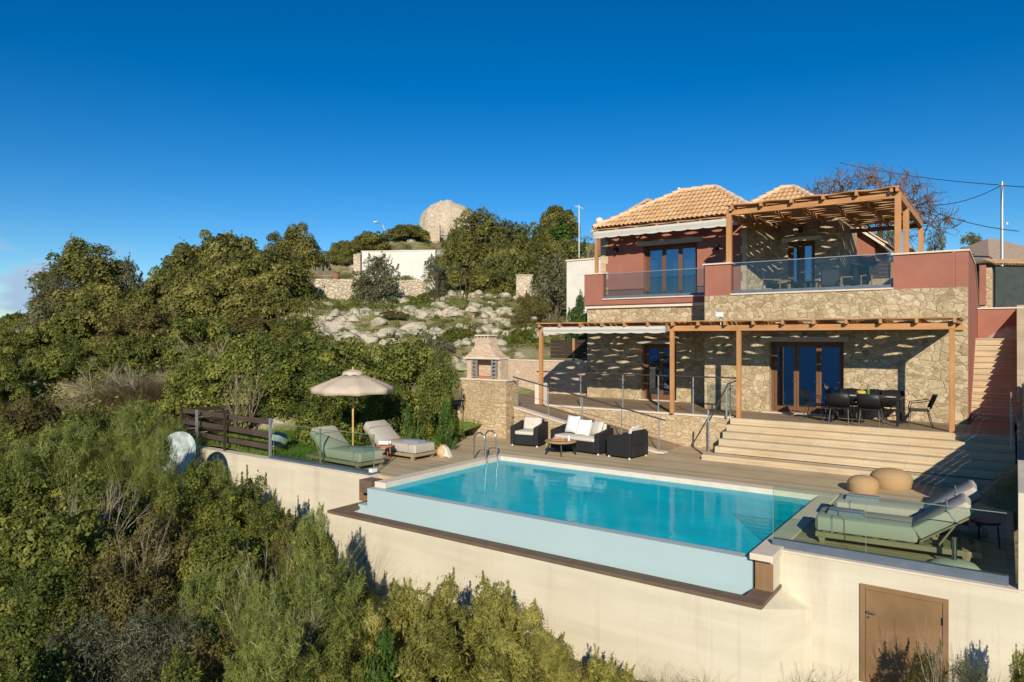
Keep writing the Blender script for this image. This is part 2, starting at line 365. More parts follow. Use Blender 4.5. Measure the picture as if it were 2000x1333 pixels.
POUF = simple('woven_pouf', (.43, .285, .145), .9, .18, 30, .5, stretch=(1, 1, 3)); CANVAS = simple('parasol_canvas', (.52, .43, .33), .9, .06, 5, .05)
BLACKMETAL = simple('black_metal', (.022, .022, .024), .45, .1, 10, metal=.3)
POLEWOOD = timber('parasol_pole', (.62, .40, .13), 2)
DULLCLAY = simple('dull_terracotta', (.27, .125, .075), .9, .2, 6); CLAY = simple('clay_jar', (.55, .36, .2), .9, .15, 6, .1); TERRACOTTA = simple('terracotta', (.42, .16, .08), .9, .15, 6)
PUMPDOOR = simple('brown_painted_metal', (.225, .135, .066), .55, .28, 1.4, .05, detail=8)
STEELWHITE = simple('white_painted_metal', (.75, .75, .74), .5, .04, 5)
DISHMAT = simple('weathered_dish', (.34, .39, .37), .6, .45, 5, .1, detail=8)
PLATE = simple('white_china', (.8, .8, .78), .3, .03); BOTTLE = simple('green_glass', (.1, .2, .05), .15, .1)
FRUIT = simple('yellow_fruit', (.6, .45, .08), .5, .2); TABLEWOOD = timber('table_top_wood', (.4, .25, .11), 0)
GREYROOF = simple('grey_brown_roof', (.36, .265, .205), .9, .14, 5, .3); TARP = simple('dark_green_sheet', (.05, .062, .06), .7, .2, 2)
BARK = simple('bark', (.12, .09, .06), .95, .3, 8, .6); DRYTWIG = simple('dry_twig', (.30, .25, .18), .95, .3, 5)
TWIGRED = simple('russet_twig', (.155, .105, .085), .95, .3, 5); STALK = simple('dry_stalk', (.42, .36, .22), .95, .2, 5)
WIRE = simple('black_cable', (.03, .03, .035), .7)
LEAF = {
 'lentisk': leaf('lentisk_leaf', (.055, .076, .017), (.145, .172, .034), (.32, .315, .07)),
 'oak': leaf('oak_leaf', (.072, .085, .023), (.175, .178, .045), (.34, .31, .09)),
 'olive': leaf('olive_leaf', (.1, .108, .055), (.175, .18, .095), (.28, .27, .155)),
 'broom': leaf('broom_stem', (.105, .135, .032), (.2, .235, .055), (.34, .36, .1), .25),
 'juniper': leaf('juniper_leaf', (.14, .142, .03), (.29, .28, .068), (.44, .4, .115)),
 'rosemary': leaf('rosemary_leaf', (0.072, 0.077, 0.048), (0.132, 0.138, 0.082), (0.216, 0.216, 0.132)),
 'rust': leaf('rusty_leaf', (.085, .075, .026), (.17, .145, .046), (.26, .225, .075)),
 'ivy': leaf('ivy_leaf', (0.046, 0.098, 0.018), (0.098, 0.172, 0.030), (0.184, 0.253, 0.057)),
 'hedge': leaf('hedge_leaf', (.06, .082, .019), (.15, .185, .038), (.33, .34, .075)),
 'dry': leaf('dry_leaf', (0.210, 0.163, 0.095), (0.315, 0.252, 0.158), (0.441, 0.367, 0.242)),
 'grass': leaf('grass_blade', (0.092, 0.161, 0.023), (0.172, 0.253, 0.040), (0.299, 0.356, 0.092)),
}

# ------------------------------------------------------------------ the ground
CP = [(-3, 11, -1.9), (.5, 11, -1.8), (-8, 9.8, -2.2), (-12, 9.8, -1.9), (-15, 11.2, -1.7), (-18, 11.2, -1.1), (-20.5, 11.4, -.6), (-23, 12, -.2),
      (-3, 8, -2.3), (2, 8, -2.4), (-8, 7, -2.0), (-14, 8, -1.55), (-18, 8, -1.1), (-24, 9, -.9), (-30, 10, -.7), (5, 11, -1.5), (10, 12, -1),
      (-2, 3, -3.4), (-10, 3, -2.6), (-18, 3, -2.1), (-26, 4, -1.9), (-36, 6, -1.7), (4, 0, -5.5), (-10, -6, -6.5), (-25, -6, -6), (-45, 0, -4), (8, -10, -10),
      (-16, 14, -1.6), (-20, 14, -1.0), (-22.5, 13, -.15), (-18, 17, 0), (-16.2, 19, .15), (-20, 18, .3), (-14.2, 13, -2), (-14.2, 16, -.8), (-17.5, 12.6, -1.6), (-20, 12.4, -.9),
      (-8, 14, -2.6), (-4, 14, -2.6), (-11, 14, -2.6), (-11, 12, -2.6), (-4, 12, -2.6), (0, 14, -1), (-8, 19, -.6), (-2, 19, -.6), (-13, 19, -.6), (-6, 22, -.5), (-11, 23, -.5), (-2, 22, -.5), (-14.5, 21, 0), (-6, 26, -.3), (-11, 27, .3), (-3, 27, -.2), (-.3, 25, .2),
      (-17, 26.6, 2.3), (-20.5, 26.4, 2.4), (-15.4, 26.6, 2.2), (-14.3, 24.2, .2), (-15.6, 24, .4), (-17, 24, .7), (-18.5, 24.2, .9), (-14.4, 22.5, .1), (-16, 22.5, .5), (-18.5, 26.2, 2.3), (-17, 21, 1.0), (-14.5, 28, 2.8), (-6, 34, 4.3), (-1, 33, 4.35), (-12, 33, 4.2), (3, 30, 4.4), (8, 28, 4.3), (.6, 31, 4.35),
      (1.6, 14, .2), (1.6, 18, 1.2), (2, 22, 2.0), (2, 26, 3.2), (6, 18, 1.5), (10, 22, 3)]
for px, py, d in [(650, 665, 36), (800, 655, 38), (950, 668, 35), (1040, 672, 34), (650, 600, 45), (800, 602, 46), (950, 604, 46), (1050, 640, 40), (640, 590, 50), (640, 548, 53.5), (780, 590, 54), (780, 548, 57.5), (900, 562, 54), (1000, 575, 51), (1100, 565, 50),
                  (875, 462, 84), (780, 474, 80), (1000, 474, 80), (1100, 470, 75), (700, 494, 78), (600, 540, 62), (620, 510, 74), (560, 570, 54), (450, 570, 50), (300, 600, 46), (150, 630, 46), (60, 662, 48), (300, 668, 38), (450, 690, 34),
                  (150, 722, 34), (30, 738, 36), (200, 800, 27), (300, 835, 24), (30, 836, 26), (100, 910, 20), (0, 645, 70), (430, 800, 25.5), (560, 800, 26), (875, 590, 120), (600, 615, 110), (300, 645, 90), (0, 640, 130), (1100, 590, 110), (1500, 590, 80), (1900, 600, 60), (2300, 600, 70)]:
    X, Y = at(px, d); CP.append((X, Y, zat(py, d)))
CPA = np.array(CP)
def terr(X, Y):
    X = np.atleast_1d(np.asarray(X, float)); Y = np.atleast_1d(np.asarray(Y, float))
    d2 = (X[:, None] - CPA[None, :, 0]) ** 2 + (Y[:, None] - CPA[None, :, 1]) ** 2 + .3
    wt = d2 ** -1.7; z = (wt * CPA[None, :, 2]).sum(1) / wt.sum(1)
    r = np.hypot(X + 10, Y - 30); k = np.clip((r - 130) / 200, 0, 1)
    return z * (1 - k) + -75 * k - np.clip(-9 - Y, 0, None) * .8
def terr_noise(X, Y):
    n = .25 * np.sin(X * .9 + 1.3 * np.sin(Y * .6)) * np.cos(Y * .8 + np.sin(X * .5)) + .12 * np.sin(X * 2.3 + Y * 1.7) * np.cos(Y * 2.9 - X)
    flat = np.clip(((Y - 19.5) ** 2 / 90 + (X + 10) ** 2 / 200 - 1) / .8, 0, 1)
    return n * flat
def gz(X, Y): return float((terr(X, Y) + terr_noise(np.array([X]), np.array([Y])))[0])
def build_ground():
    a = np.concatenate([np.linspace(-340, -62, 40)[:-1], np.arange(-62, 14, .62), np.linspace(14, 260, 34)])
    b = np.concatenate([np.linspace(-240, -8, 26)[:-1], np.arange(-8, 62, .62), np.linspace(62, 380, 46)])
    X, Y = np.meshgrid(a, b); X = X.ravel(); Y = Y.ravel()
    Z = np.concatenate([terr(X[i:i + 4000], Y[i:i + 4000]) for i in range(0, len(X), 4000)]) + terr_noise(X, Y)
    nx, ny = len(a), len(b); i = np.arange(ny - 1)[:, None] * nx + np.arange(nx - 1)[None, :]; i = i.ravel()
    F_ = np.stack([i, i + 1, i + nx + 1, i + nx], 1)
    mesh_obj('hillside', np.stack([X, Y, Z], 1), F_, SOIL, smooth=True, kind='structure', recentre=False)
build_ground()
s_ = 20000
mesh_obj('sea', [(-s_, -s_, -70), (s_, -s_, -70), (s_, s_, -70), (-s_, s_, -70)], [(0, 1, 2, 3)], SEA, kind='structure', recentre=False)

# ------------------------------------------------------------------ deck, terrace, stairs, lawn (the setting)
XW = .125
m = MB()
m.box(-15.3, .1, 16.035, 18.65, -.12, 0).box(-14.6, -11.955, 11.9, 16.035, -.12, 0).box(-2.895, .1, 11.62, 16.035, -.12, 0).box(-8.2, -6.6, 18.65, 20.6, -.12, 0)
m.build('pool_deck', DECK, kind='structure')
m = MB()
for i in range(6):
    z1 = (i + 1) / 6; y0 = 18.65 + i * .33
    m.box(-6.62 - (.22 if i == 0 else 0), .16, y0 - (.02 if i else .12), y0 + (.33 if i < 5 else .14), z1 - .166 - (.1 if i == 0 else 0), z1 if i else .165 * .9)
m.build('stone_steps', TRAV, kind='structure')
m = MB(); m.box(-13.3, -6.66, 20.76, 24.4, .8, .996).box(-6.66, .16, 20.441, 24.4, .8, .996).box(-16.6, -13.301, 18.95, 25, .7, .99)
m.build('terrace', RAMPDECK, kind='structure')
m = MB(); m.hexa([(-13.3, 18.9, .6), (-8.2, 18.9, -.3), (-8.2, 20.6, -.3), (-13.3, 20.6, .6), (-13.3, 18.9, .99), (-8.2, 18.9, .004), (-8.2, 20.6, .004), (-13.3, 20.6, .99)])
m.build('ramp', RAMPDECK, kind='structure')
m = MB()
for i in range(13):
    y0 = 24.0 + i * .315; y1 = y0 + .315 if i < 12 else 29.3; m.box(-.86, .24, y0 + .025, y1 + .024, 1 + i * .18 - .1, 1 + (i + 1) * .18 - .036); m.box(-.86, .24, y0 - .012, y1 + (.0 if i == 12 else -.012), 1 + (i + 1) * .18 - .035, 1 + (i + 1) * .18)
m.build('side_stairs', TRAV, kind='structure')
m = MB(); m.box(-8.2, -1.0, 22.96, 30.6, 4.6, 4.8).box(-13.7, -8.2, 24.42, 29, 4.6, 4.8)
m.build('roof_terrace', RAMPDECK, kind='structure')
V = []; nx, ny = 34, 30
lx = np.linspace(-22.4, -14.6, nx); ly = np.linspace(11.9, 19.2, ny); GX, GY = np.meshgrid(lx, ly)
GZ = .02 + .05 * np.sin(GX * 1.7) * np.sin(GY * 1.9) + np.clip(GY - 16.2, 0, 9) * .16
mesh_obj('lawn', np.stack([GX.ravel(), GY.ravel(), GZ.ravel()], 1), np.array([(j * nx + i, j * nx + i + 1, (j + 1) * nx + i + 1, (j + 1) * nx + i) for j in range(ny - 1) for i in range(nx - 1)]), LAWN, smooth=True, kind='structure')

# ------------------------------------------------------------------ retaining walls
t = thing('retaining_wall', 'long cream rendered retaining wall below the glass balustrade beside the brown metal door', 'wall', (-.7, 11.5, -3))
MB().box(-2.93, 3.5, 11.4, 11.7, -4.2, -.004).build('wall', CREAM, t)
MB().box(-2.9, .14, 11.385, 11.5, -.03, -.001).build('coping', COPING, t)
t = thing('retaining_wall', 'cream rendered retaining wall with dark streaks under the slatted wooden fence', 'wall', (-16.5, 11.7, -3))
MB().box(-20.6, -12.5, 11.6, 11.9, -4.2, 0).build('wall', CREAM, t)
MB().box(-16.6, -12.52, 11.58, 11.93, 0.003, .025).build('coping', COPING, t)
t = thing('retaining_wall', 'stepped stone boundary wall with dark slat fence along the right edge of deck and stairs', 'wall', (.3, 20, 0))
prof = [(11.42, 14.5, 1.29, 1.29), (14.5, 18.2, 1.72, 1.72), (18.2, 23.0, 2.15, 2.15), (23.0, 29.7, 2.0, 4.5)]
def wx(y): return XW + (y - 11.4) * .0085
def wslab(y0, y1, xa, xb, za0, za1, zb0, zb1): return MB().hexa([(wx(y0) + xa, y0, za0), (wx(y0) + xb, y0, za0), (wx(y1) + xb, y1, za1), (wx(y1) + xa, y1, za1), (wx(y0) + xa, y0, zb0), (wx(y0) + xb, y0, zb0), (wx(y1) + xb, y1, zb1), (wx(y1) + xa, y1, zb1)])
for y0, y1, h0, h1 in prof:
    hs_ = 0 if y0 < 12 or y0 > 22.9 else .55
    wslab(y0, y1, 0, .3, 0, 0, h0 - hs_, h1 - hs_).build('wall', CREAM if y0 < 14 else (ROSE if y0 < 22 else TRAV), t)
    if hs_:
        for k in range(4):
            zz = h0 - hs_ + .02 + k * .135; wslab(y0 + .02, y1 - .02, .1, .13, zz, zz, zz + .108, zz + .108).build('slat', DARKWOODY, t)
        for yy in (y0 + .1, (y0 + y1) / 2, y1 - .1): MB().box(wx(yy) + .135, wx(yy) + .19, yy - .03, yy + .03, h0 - hs_, h0 + .01).build('post', DARKWOOD, t)

t = thing('pump_room_door', 'brown painted metal door with lever handle and louvre low in the cream wall', 'door', (-1.22, 11.4, -1.75))
m = MB(); m.box(-1.78, -1.71, 11.372, 11.41, -1.75, -.3).box(-.73, -.66, 11.372, 11.41, -1.75, -.3).box(-1.71, -.73, 11.372, 11.41, -.37, -.3); m.build('frame', PUMPDOOR, t, bevel=.006)
p = MB().box(-1.705, -.735, 11.384, 11.41, -1.75, -.375).build('panel', PUMPDOOR, t, bevel=.004)
MB().box(-1.7, -.74, 11.380, 11.39, -1.105, -1.09).build('seam', PUMPDOOR, t)
m = MB()
for k in range(7): m.hexa([(-1.5, 11.374, -1.53 + k * .036), (-1.25, 11.374, -1.53 + k * .036), (-1.25, 11.39, -1.53 + k * .036), (-1.5, 11.39, -1.53 + k * .036), (-1.5, 11.383, -1.505 + k * .036), (-1.25, 11.383, -1.505 + k * .036), (-1.25, 11.39, -1.505 + k * .036), (-1.5, 11.39, -1.505 + k * .036)])
m.build('louvre', PUMPDOOR, t)
MB().tube([(-1.67, 11.384, -.69), (-1.67, 11.34, -.69), (-1.65, 11.33, -.69), (-1.56, 11.33, -.695)], .012, 8).build('handle', STEEL, t, smooth=True)
MB().lathe([(.018, 0), (.018, .008)], (0, 0, 0), 12).xf(Matrix.Translation((-1.67, 11.384, -.78)) @ Matrix.Rotation(R(90), 4, 'X')).build('lock', STEEL, t)
for zz in (-.62, -1.4): MB().tube([(-.735, 11.376, zz - .05), (-.735, 11.376, zz + .05)], .012, 8).build('hinge', BLACKMETAL, t)

# ------------------------------------------------------------------ swimming pool
t = thing('swimming_pool', 'turquoise infinity pool with pale stone coping and light blue overflow wall', 'pool', (-7.4, 13.4, -1.4))
m = MB(); m.box(-11.95, -11.6, 11.2, 15.68, -.13, .022).box(-11.95, -2.9, 15.68, 16.03, -.13, .022).box(-3.25, -2.9, 10.86, 15.68, -.08, .022); m.build('coping', COPING, t, bevel=.012)
m = MB(); m.box(-11.95, -11.6, 11.2, 15.68, -1.5, -.131).box(-11.95, -2.9, 15.68, 16.03, -1.5, -.131).box(-3.25, -2.94, 11.2, 15.68, -1.5, -.131).box(-11.6, -3.25, 11.2, 15.68, -1.6, -1.4); m.build('basin', POOLTILE, t)
m = MB(); m.box(-11.95, -3.24, 10.98, 11.199, -1.9, -.098); m.box(-12.25, -11.951, 10.98, 11.199, -1.9, -.5); m.build('overflow_wall', PALEBLUE, t)
nx, ny = 2, 2
MB().add([(-11.6, 11.2, -.095), (-3.25, 11.2, -.095), (-3.25, 15.68, -.095), (-11.6, 15.68, -.095)], [(0, 1, 2, 3)]).build('water', WATER, t)
MB().box(-12.5, -2.93, 10.33, 10.6, -4.2, -.61).build('trough_wall', CREAM, t)
MB().box(-12.499, -12.25, 10.6, 11.6, -4.2, -.611).build('trough_side', CREAM, t)
m = MB(); m.prism([(-3.2, 10.6), (-2.931, 10.34), (-2.931, 11.399), (-3.2, 11.399)], 'z', -4.2, -.611)
m.add([(-2.93, 10.335, -.612), (-2.93, 10.335, -4.2), (-2.93, 11.398, -.612), (-2.45, 11.398, -.85), (-2.45, 11.398, -4.2)], [(0, 1, 3), (0, 3, 2), (1, 4, 3)]); m.build('trough_side', CREAM, t)  # added splay, angled to catch the sun like the trough front
m = MB(); m.box(-12.53, -2.9, 10.3, 10.585, -.609, -.55).box(-12.53, -12.2, 10.585, 11.598, -.609, -.55).box(-3.23, -2.9, 10.585, 11.398, -.609, -.55); m.build('trough_lip', LIP, t, bevel=.008)
MB().box(-12.25, -3.2, 10.6, 10.98, -1.9, -1.0).build('trough_floor', PALEBLUE, t)
MB().box(-12.88, -12.53, 11.57, 11.6, -.61, -.1).build('jamb_panel', JAMB, t)
MB().box(-3.19, -2.925, 10.98, 11.42, -1.2, -.081).build('wall_end', CREAM, t)
MB().box(-3.185, -2.92, 10.95, 10.98, -.549, -.13).build('jamb_panel', JAMB, t)
MB().box(-12.52, -12.1, 11.25, 11.62, -.3, -.01).build('corner_stone', LIP, t)
for y in (15.0, 15.5):
    pass
t = thing('pool_ladder', 'steel pool ladder with two hooped handrails at the far corner of the pool', 'ladder', (-11.8, 15.25, -.9))
for y in (15.0, 15.5):
    pts = [(-12.03, y, 0), (-12.03, y, .55)] + [(-11.84 - .19 * math.cos(a), y, .55 + .19 * math.sin(a)) for a in np.linspace(.3, math.pi - .3, 8)] + [(-11.65, y, .55), (-11.62, y, .1), (-11.57, y, -.1), (-11.57, y, -.9)]
    MB().tube(pts, .022, 10).build('handrail', STEEL, t, smooth=True)
for k in range(3): MB().box(-11.6, -11.5, 15.02, 15.48, -.2 - .25 * k, -.17 - .25 * k).build('step', STEEL, t)

# glass balustrades at the pool's two sides
def glass_run(name, label, x0, x1, y, zb, h, joints, post_x, gm=RAILGLASS, kerb=None, group=None, post_h=None):
    t = thing(name, label, 'balustrade', ((x0 + x1) / 2, y, zb))
    if kerb: MB().box(x0, x1, kerb[0], kerb[1], zb, zb + kerb[2]).build('base_channel', CHANNEL, t, bevel=.004)
    xs = [x0 + .02] + joints + [x1 - .02]
    for a, b in zip(xs[:-1], xs[1:]): MB().box(a + .004, b - .004, y - .006, y + .006, zb + (kerb[2] if kerb else 0) - .01, zb + h).build('glass_panel', gm, t)
    if gm is RAILGLASS:
        MB().box(x0 + .02, x1 - .02, y - .006, y + .006, zb + h + .001, zb + h + .011).build('glass_edge', GLASSEDGE, t)
        for xx in [x0 + .012] + joints: MB().box(xx - .0035, xx + .0035, y - .006, y + .006, zb + (kerb[2] if kerb else 0), zb + h).build('glass_edge', GLASSEDGE, t)
    for px in post_x: MB().tube([(px, y + .03, zb + .02), (px, y + .03, zb + (post_h or h) + .02)], .016, 8).build('post', GREYPOST, t, smooth=True)
    return t
glass_run('glass_balustrade', 'green tinted glass balustrade with blue grey channel in front of the right loungers', -3.08, .02, 11.53, .0, .97, [-1.72], [], kerb=(11.5, 11.6, .125))
t = glass_run('glass_balustrade', 'green tinted glass balustrade with blue grey base beside the left loungers', -16.6, -12.56, 11.78, .026, .95, [-14.62], [-14.62, -12.62], kerb=(11.62, 11.92, .05))
MB().box(-12.68, -12.56, 11.7, 11.86, .076, .16).build('clamp', STEELWHITE, t)

# slatted fences on the left
t = thing('wooden_fence', 'brown three rail fence with pale metal posts on the left retaining wall', 'fence', (-18.9, 11.78, 0))
for i, x in enumerate((-16.72, -18.95, -20.55, -21.9)):
    y = 11.76 + (0, 0, .05, .3)[i]
    MB().box(x - .03, x + .03, y - .03, y + .03, -.3, 1.12).build('post', GREYPOST if i % 2 == 0 else DARKWOOD, t)
for zz in (.22, .56, .92): MB().hexa([(-21.9, 12.1, zz), (-16.72, 11.8, zz), (-16.72, 11.83, zz), (-21.9, 12.13, zz), (-21.9, 12.1, zz + .15), (-16.72, 11.8, zz + .15), (-16.72, 11.83, zz + .15), (-21.9, 12.13, zz + .15)]).build('rail', timber('fence_rail_%d' % (zz * 100), (.08, .058, .044), 0), t)
t = thing('wooden_fence', 'dark close boarded fence running back from the corner post into the hedge', 'fence', (-21.9, 14.5, 0))
for k in range(6): MB().box(-21.93, -21.9, 12.2, 16.6, .05 + k * .17, .19 + k * .17).build('slat', DARKWOODY, t)
for yy in (12.16, 14.4, 16.62): MB().box(-21.96, -21.88, yy - .03, yy + .03, -.2, 1.1).build('post', DARKWOOD, t)

# ------------------------------------------------------------------ ramp wall, terrace wall, back walls
t = thing('ramp_wall', 'low coursed stone wall sloping down behind the rattan sofa', 'wall', (-11, 18.75, 0))
MB().prism([(-13.27, -.3), (-8.15, -.3), (-8.15, 0), (-8.3, .04), (-13.27, 1.03)], 'y', 18.66, 18.9).build('wall', COURSED, t)
MB().prism([(-13.27, 1.033), (-8.25, .033), (-8.0, .03), (-8.0, .08), (-8.25, .085), (-13.27, 1.08)], 'y', 18.63, 18.93).build('coping', COPING, t)
t = thing('terrace_wall', 'coursed stone terrace wall under the steel railing behind the ramp', 'wall', (-10, 20.7, 0))
MB().box(-13.3, -6.64, 20.6, 20.758, -.3, .95).build('wall', COURSED, t)
MB().box(-13.3, -6.64, 20.57, 20.77, .953, 1.004).build('coping', COPING, t)
t = thing('garden_wall', 'rose stone wall behind the barbecue with a dark slat fence on top', 'wall', (-17, 25.1, 1))
MB().box(-19.6, -13.76, 25, 25.35, .3, 2.36).build('wall', ROSE, t)
MB().box(-19.6, -13.76, 24.97, 25.38, 2.362, 2.41).build('coping', COPING, t)
for k in range(5): MB().box(-16.0, -13.8, 25.2, 25.23, 2.5 + k * .16, 2.645 + k * .16).build('slat', DARKWOOD, t)
MB().box(-14.86, -14.78, 25.12, 25.2, 2.41, 3.35).build('post', BOARD, t)
t = thing('garden_wall', 'low rose stone wall at the edge of the lawn left of the barbecue', 'wall', (-16.4, 18.9, 0))
MB().hexa([(-17.4, 18.75, -.3), (-15.55, 18.66, -.3), (-15.55, 19, -.3), (-17.4, 19.1, -.3), (-17.4, 18.75, .35), (-15.55, 18.66, .85), (-15.55, 19, .85), (-17.4, 19.1, .35)]).build('wall', ROSE, t)
t = thing('stone_barbecue', 'stone barbecue with a tapering brick hood and chimney on a coursed base', 'barbecue', (-14.5, 19.2, 0))
MB().box(-15.54, -13.6, 18.655, 19.3, -.3, 1.9).build('base', COURSED, t)
MB().box(-15.58, -13.56, 18.62, 19.34, 1.902, 1.96).build('counter', COPING, t, bevel=.01)
m = MB(); m.box(-15.45, -15.22, 18.85, 19.3, 1.961, 2.62).box(-14.1, -13.98, 18.85, 19.3, 1.961, 2.62).box(-15.22, -14.1, 19.2, 19.3, 1.961, 2.62); m.build('firebox', ROSE, t)
MB().box(-15.2, -14.12, 18.9, 19.19, 1.962, 2.03).build('grill_floor', TERRACOTTA, t)
for x0, x1 in ((-15.2, -14.96), (-14.34, -14.12)):
    m = MB(); m.box(x0, x0 + .04, 18.8, 18.845, 1.963, 2.6).box(x1 - .04, x1, 18.8, 18.845, 1.963, 2.6)
    for k in range(5): m.box(x0 + .04, x1 - .04, 18.81, 18.835, 1.99 + k * .13, 2.05 + k * .13)
    m.build('shutter', GREYPOST, t)
MB().box(-15.56, -13.95, 18.76, 19.36, 2.622, 2.69).build('hood_slab', COPING, t, bevel=.01)
HC = (-14.76, 19.06); m = MB(); prev = None; rings = []
for hx, hy, z in ((.74, .28, 2.692), (.58, .26, 2.8), (.43, .24, 2.94), (.33, .22, 3.1), (.27, .2, 3.36)):
    rings.append([(HC[0] - hx, HC[1] - hy, z), (HC[0] + hx, HC[1] - hy, z), (HC[0] + hx, HC[1] + hy, z), (HC[0] - hx, HC[1] + hy, z)])
V = [p for r_ in rings for p in r_]; Fs = [(i * 4 + k, i * 4 + (k + 1) % 4, i * 4 + 4 + (k + 1) % 4, i * 4 + 4 + k) for i in range(4) for k in range(4)] + [(16, 17, 18, 19)]
m.add(V, Fs); m.build('hood', ROSE, t)
m = MB()
for dx in (-.22, -.07, .07, .22): m.box(HC[0] + dx - .03, HC[0] + dx + .03, HC[1] - .2, HC[1] + .2, 3.361, 3.42)
m.build('chimney_vent', ROSE, t)
MB().box(HC[0] - .31, HC[0] + .31, HC[1] - .24, HC[1] + .24, 3.421, 3.47).build('chimney_cap', COPING, t, bevel=.008)
t = MB().box(-13.75, -13.4, 20.6, 20.9, .992, 1.75).build('white_pier', WHITEWASH, bevel=.01); tag(t, 'small whitewashed pier standing beside the barbecue', 'pier')
t = thing('garden_tap', 'thin dark standpipe against the stone base of the barbecue', 'standpipe', (-15.42, 18.55, 0))
MB().tube([(-15.42, 18.6, 0), (-15.42, 18.6, 1.15), (-15.42, 18.58, 1.2), (-15.3, 18.56, 1.2)], .014, 6).build('pipe', DARKRAIL, t)

# ------------------------------------------------------------------ the villa
H = thing('stone_villa', 'two storey stone and rose plaster villa with clay tile roofs above the pool', 'house', (-7, 25, 0))
def pbox(n, mt, *b, bev=0): return MB().box(*b).build(n, mt, H, bevel=bev)
# ground floor right block
m = MB(); m.box(-8.24, -6.13, 22.6, 22.95, .3, 4.76).box(-3.97, -.868, 22.6, 22.95, .3, 4.76).box(-6.13, -3.97, 22.6, 22.95, 3.24, 4.76).box(-8.24, -7.9, 22.95, 24.42, .3, 4.76); m.build('front_wall', STONE, H)
MB().prism([(22.64, .3), (32, .3), (32, 4.3), (27, 5.74), (22.64, 5.74)], 'x', -1.15, -.852).build('side_wall', PINK, H)
MB().prism([(22.6, 5.742), (27, 5.742), (27, 5.79), (22.6, 5.79)], 'x', -1.2, -.82).build('coping', COPING, H)
MB().prism([(27, 5.742), (32, 4.302), (32, 4.35), (27, 5.79)], 'x', -1.2, -.82).build('coping', COPING, H)
pbox('dark_room_block', DARKROOM, -7.9, -1.15, 24.1, 29, .5, 4.59)  # solid block; its dark colour stands in for the unlit room
# left block
m = MB(); m.box(-13.74, -11.37, 24.4, 24.75, .3, 4.53).box(-9.98, -8.24, 24.425, 24.75, .3, 4.53).box(-11.37, -9.98, 24.4, 24.75, 3.13, 4.53).box(-13.74, -13.4, 24.75, 29, .3, 4.53); m.build('front_wall', STONE, H)
pbox('dark_room_block', DARKROOM, -13.4, -8.3, 25.7, 29, .5, 4.52)
pbox('cornice', CREAM_BAND, -13.8, -8.245, 24.3, 24.75, 4.531, 4.66, bev=.01)
m = MB(); m.box(-13.77, -12.94, 24.22, 24.5, 4.661, 5.88).box(-12.94, -8.245, 24.22, 24.5, 4.661, 4.86).box(-13.77, -13.5, 24.5, 25.4, 4.661, 5.88); m.build('parapet', PINK, H)
pbox('coping', COPING, -13.81, -12.9, 24.18, 24.54, 5.881, 5.93)
pbox('coping', COPING, -12.94, -8.245, 24.17, 24.55, 4.861, 4.905)
# right block parapet
m = MB(); m.box(-8.23, -7.37, 22.605, 22.9, 4.761, 5.79).box(-8.23, -7.95, 22.9, 24.22, 4.761, 5.79); m.build('parapet', PINK, H); pbox('parapet', PINK, -2.66, -1.155, 22.605, 22.9, 4.761, 5.74)
pbox('coping', COPING, -8.3, -7.33, 22.55, 22.95, 5.791, 5.84); pbox('coping', COPING, -2.72, -1.201, 22.55, 22.95, 5.742, 5.79)
pbox('coping', COPING, -7.37, -2.66, 22.56, 22.93, 4.762, 4.81)
# balcony glass
def balcony(x0, x1, y, z, h, joints):
    c = MB().box(x0, x1, y - .04, y + .04, z, z + .1).build('glass_channel', CHANNEL, H)
    xs = [x0] + joints + [x1]
    for a, b in zip(xs[:-1], xs[1:]): MB().box(a + .005, b - .005, y - .006, y + .006, z + .1, z + h).build('balcony_glass', CLEARGLASS, H)
    MB().box(x0, x1, y - .012, y + .012, z + h, z + h + .02).build('glass_cap', GREYPOST, H)
balcony(-12.92, -8.25, 24.3, 4.906, .97, [-10.6]); balcony(-7.36, -2.67, 22.75, 4.811, 1.0, [-5.0])
# upper storey
m = MB(); m.box(-13.66, -11.75, 25.4, 25.7, 4.8, 7.75).box(-9.55, -7.72, 25.4, 25.7, 4.8, 7.75).box(-11.75, -9.55, 25.4, 25.7, 7.0, 7.75).box(-13.66, -13.36, 25.7, 29.2, 4.8, 7.75).box(-13.36, -5.2, 29.0, 29.3, 4.8, 7.75); m.build('upper_wall', PINK, H)
ql, qr = MB(), MB()
for k in range(9):
    wq = .34 if k % 2 else .24; ql.box(-13.67, -13.67 + wq, 25.38, 25.5, 4.8 + k * .32, 4.8 + k * .32 + .315); qr.box(-7.7 - wq * .6, -7.7, 25.38, 25.5, 4.8 + k * .32, 4.8 + k * .32 + .315)
ql.build('quoin', TRAV, H); qr.build('quoin', TRAV, H)
pbox('dark_room_block', DARKROOM, -13.3, -7.9, 26.7, 28.9, 4.81, 7.6)
MB().prism([(-7.72, 25.52), (-7.05, 27.2), (-7.45, 27.4), (-8.0, 25.705)], 'z', 4.8, 7.75).build('upper_side_wall', STONE, H)
m = MB(); m.box(-7.07, -6.72, 27.21, 27.5, 4.8, 7.75).box(-5.75, -4.95, 27.21, 27.5, 4.8, 7.75).box(-6.72, -5.75, 27.21, 27.5, 6.97, 7.75).box(-5.25, -4.95, 27.5, 31, 4.8, 7.75); m.build('upper_wall', STONE, H)
pbox('dark_room_block', DARKROOM, -7.0, -5.3, 28.2, 31, 4.81, 7.7)
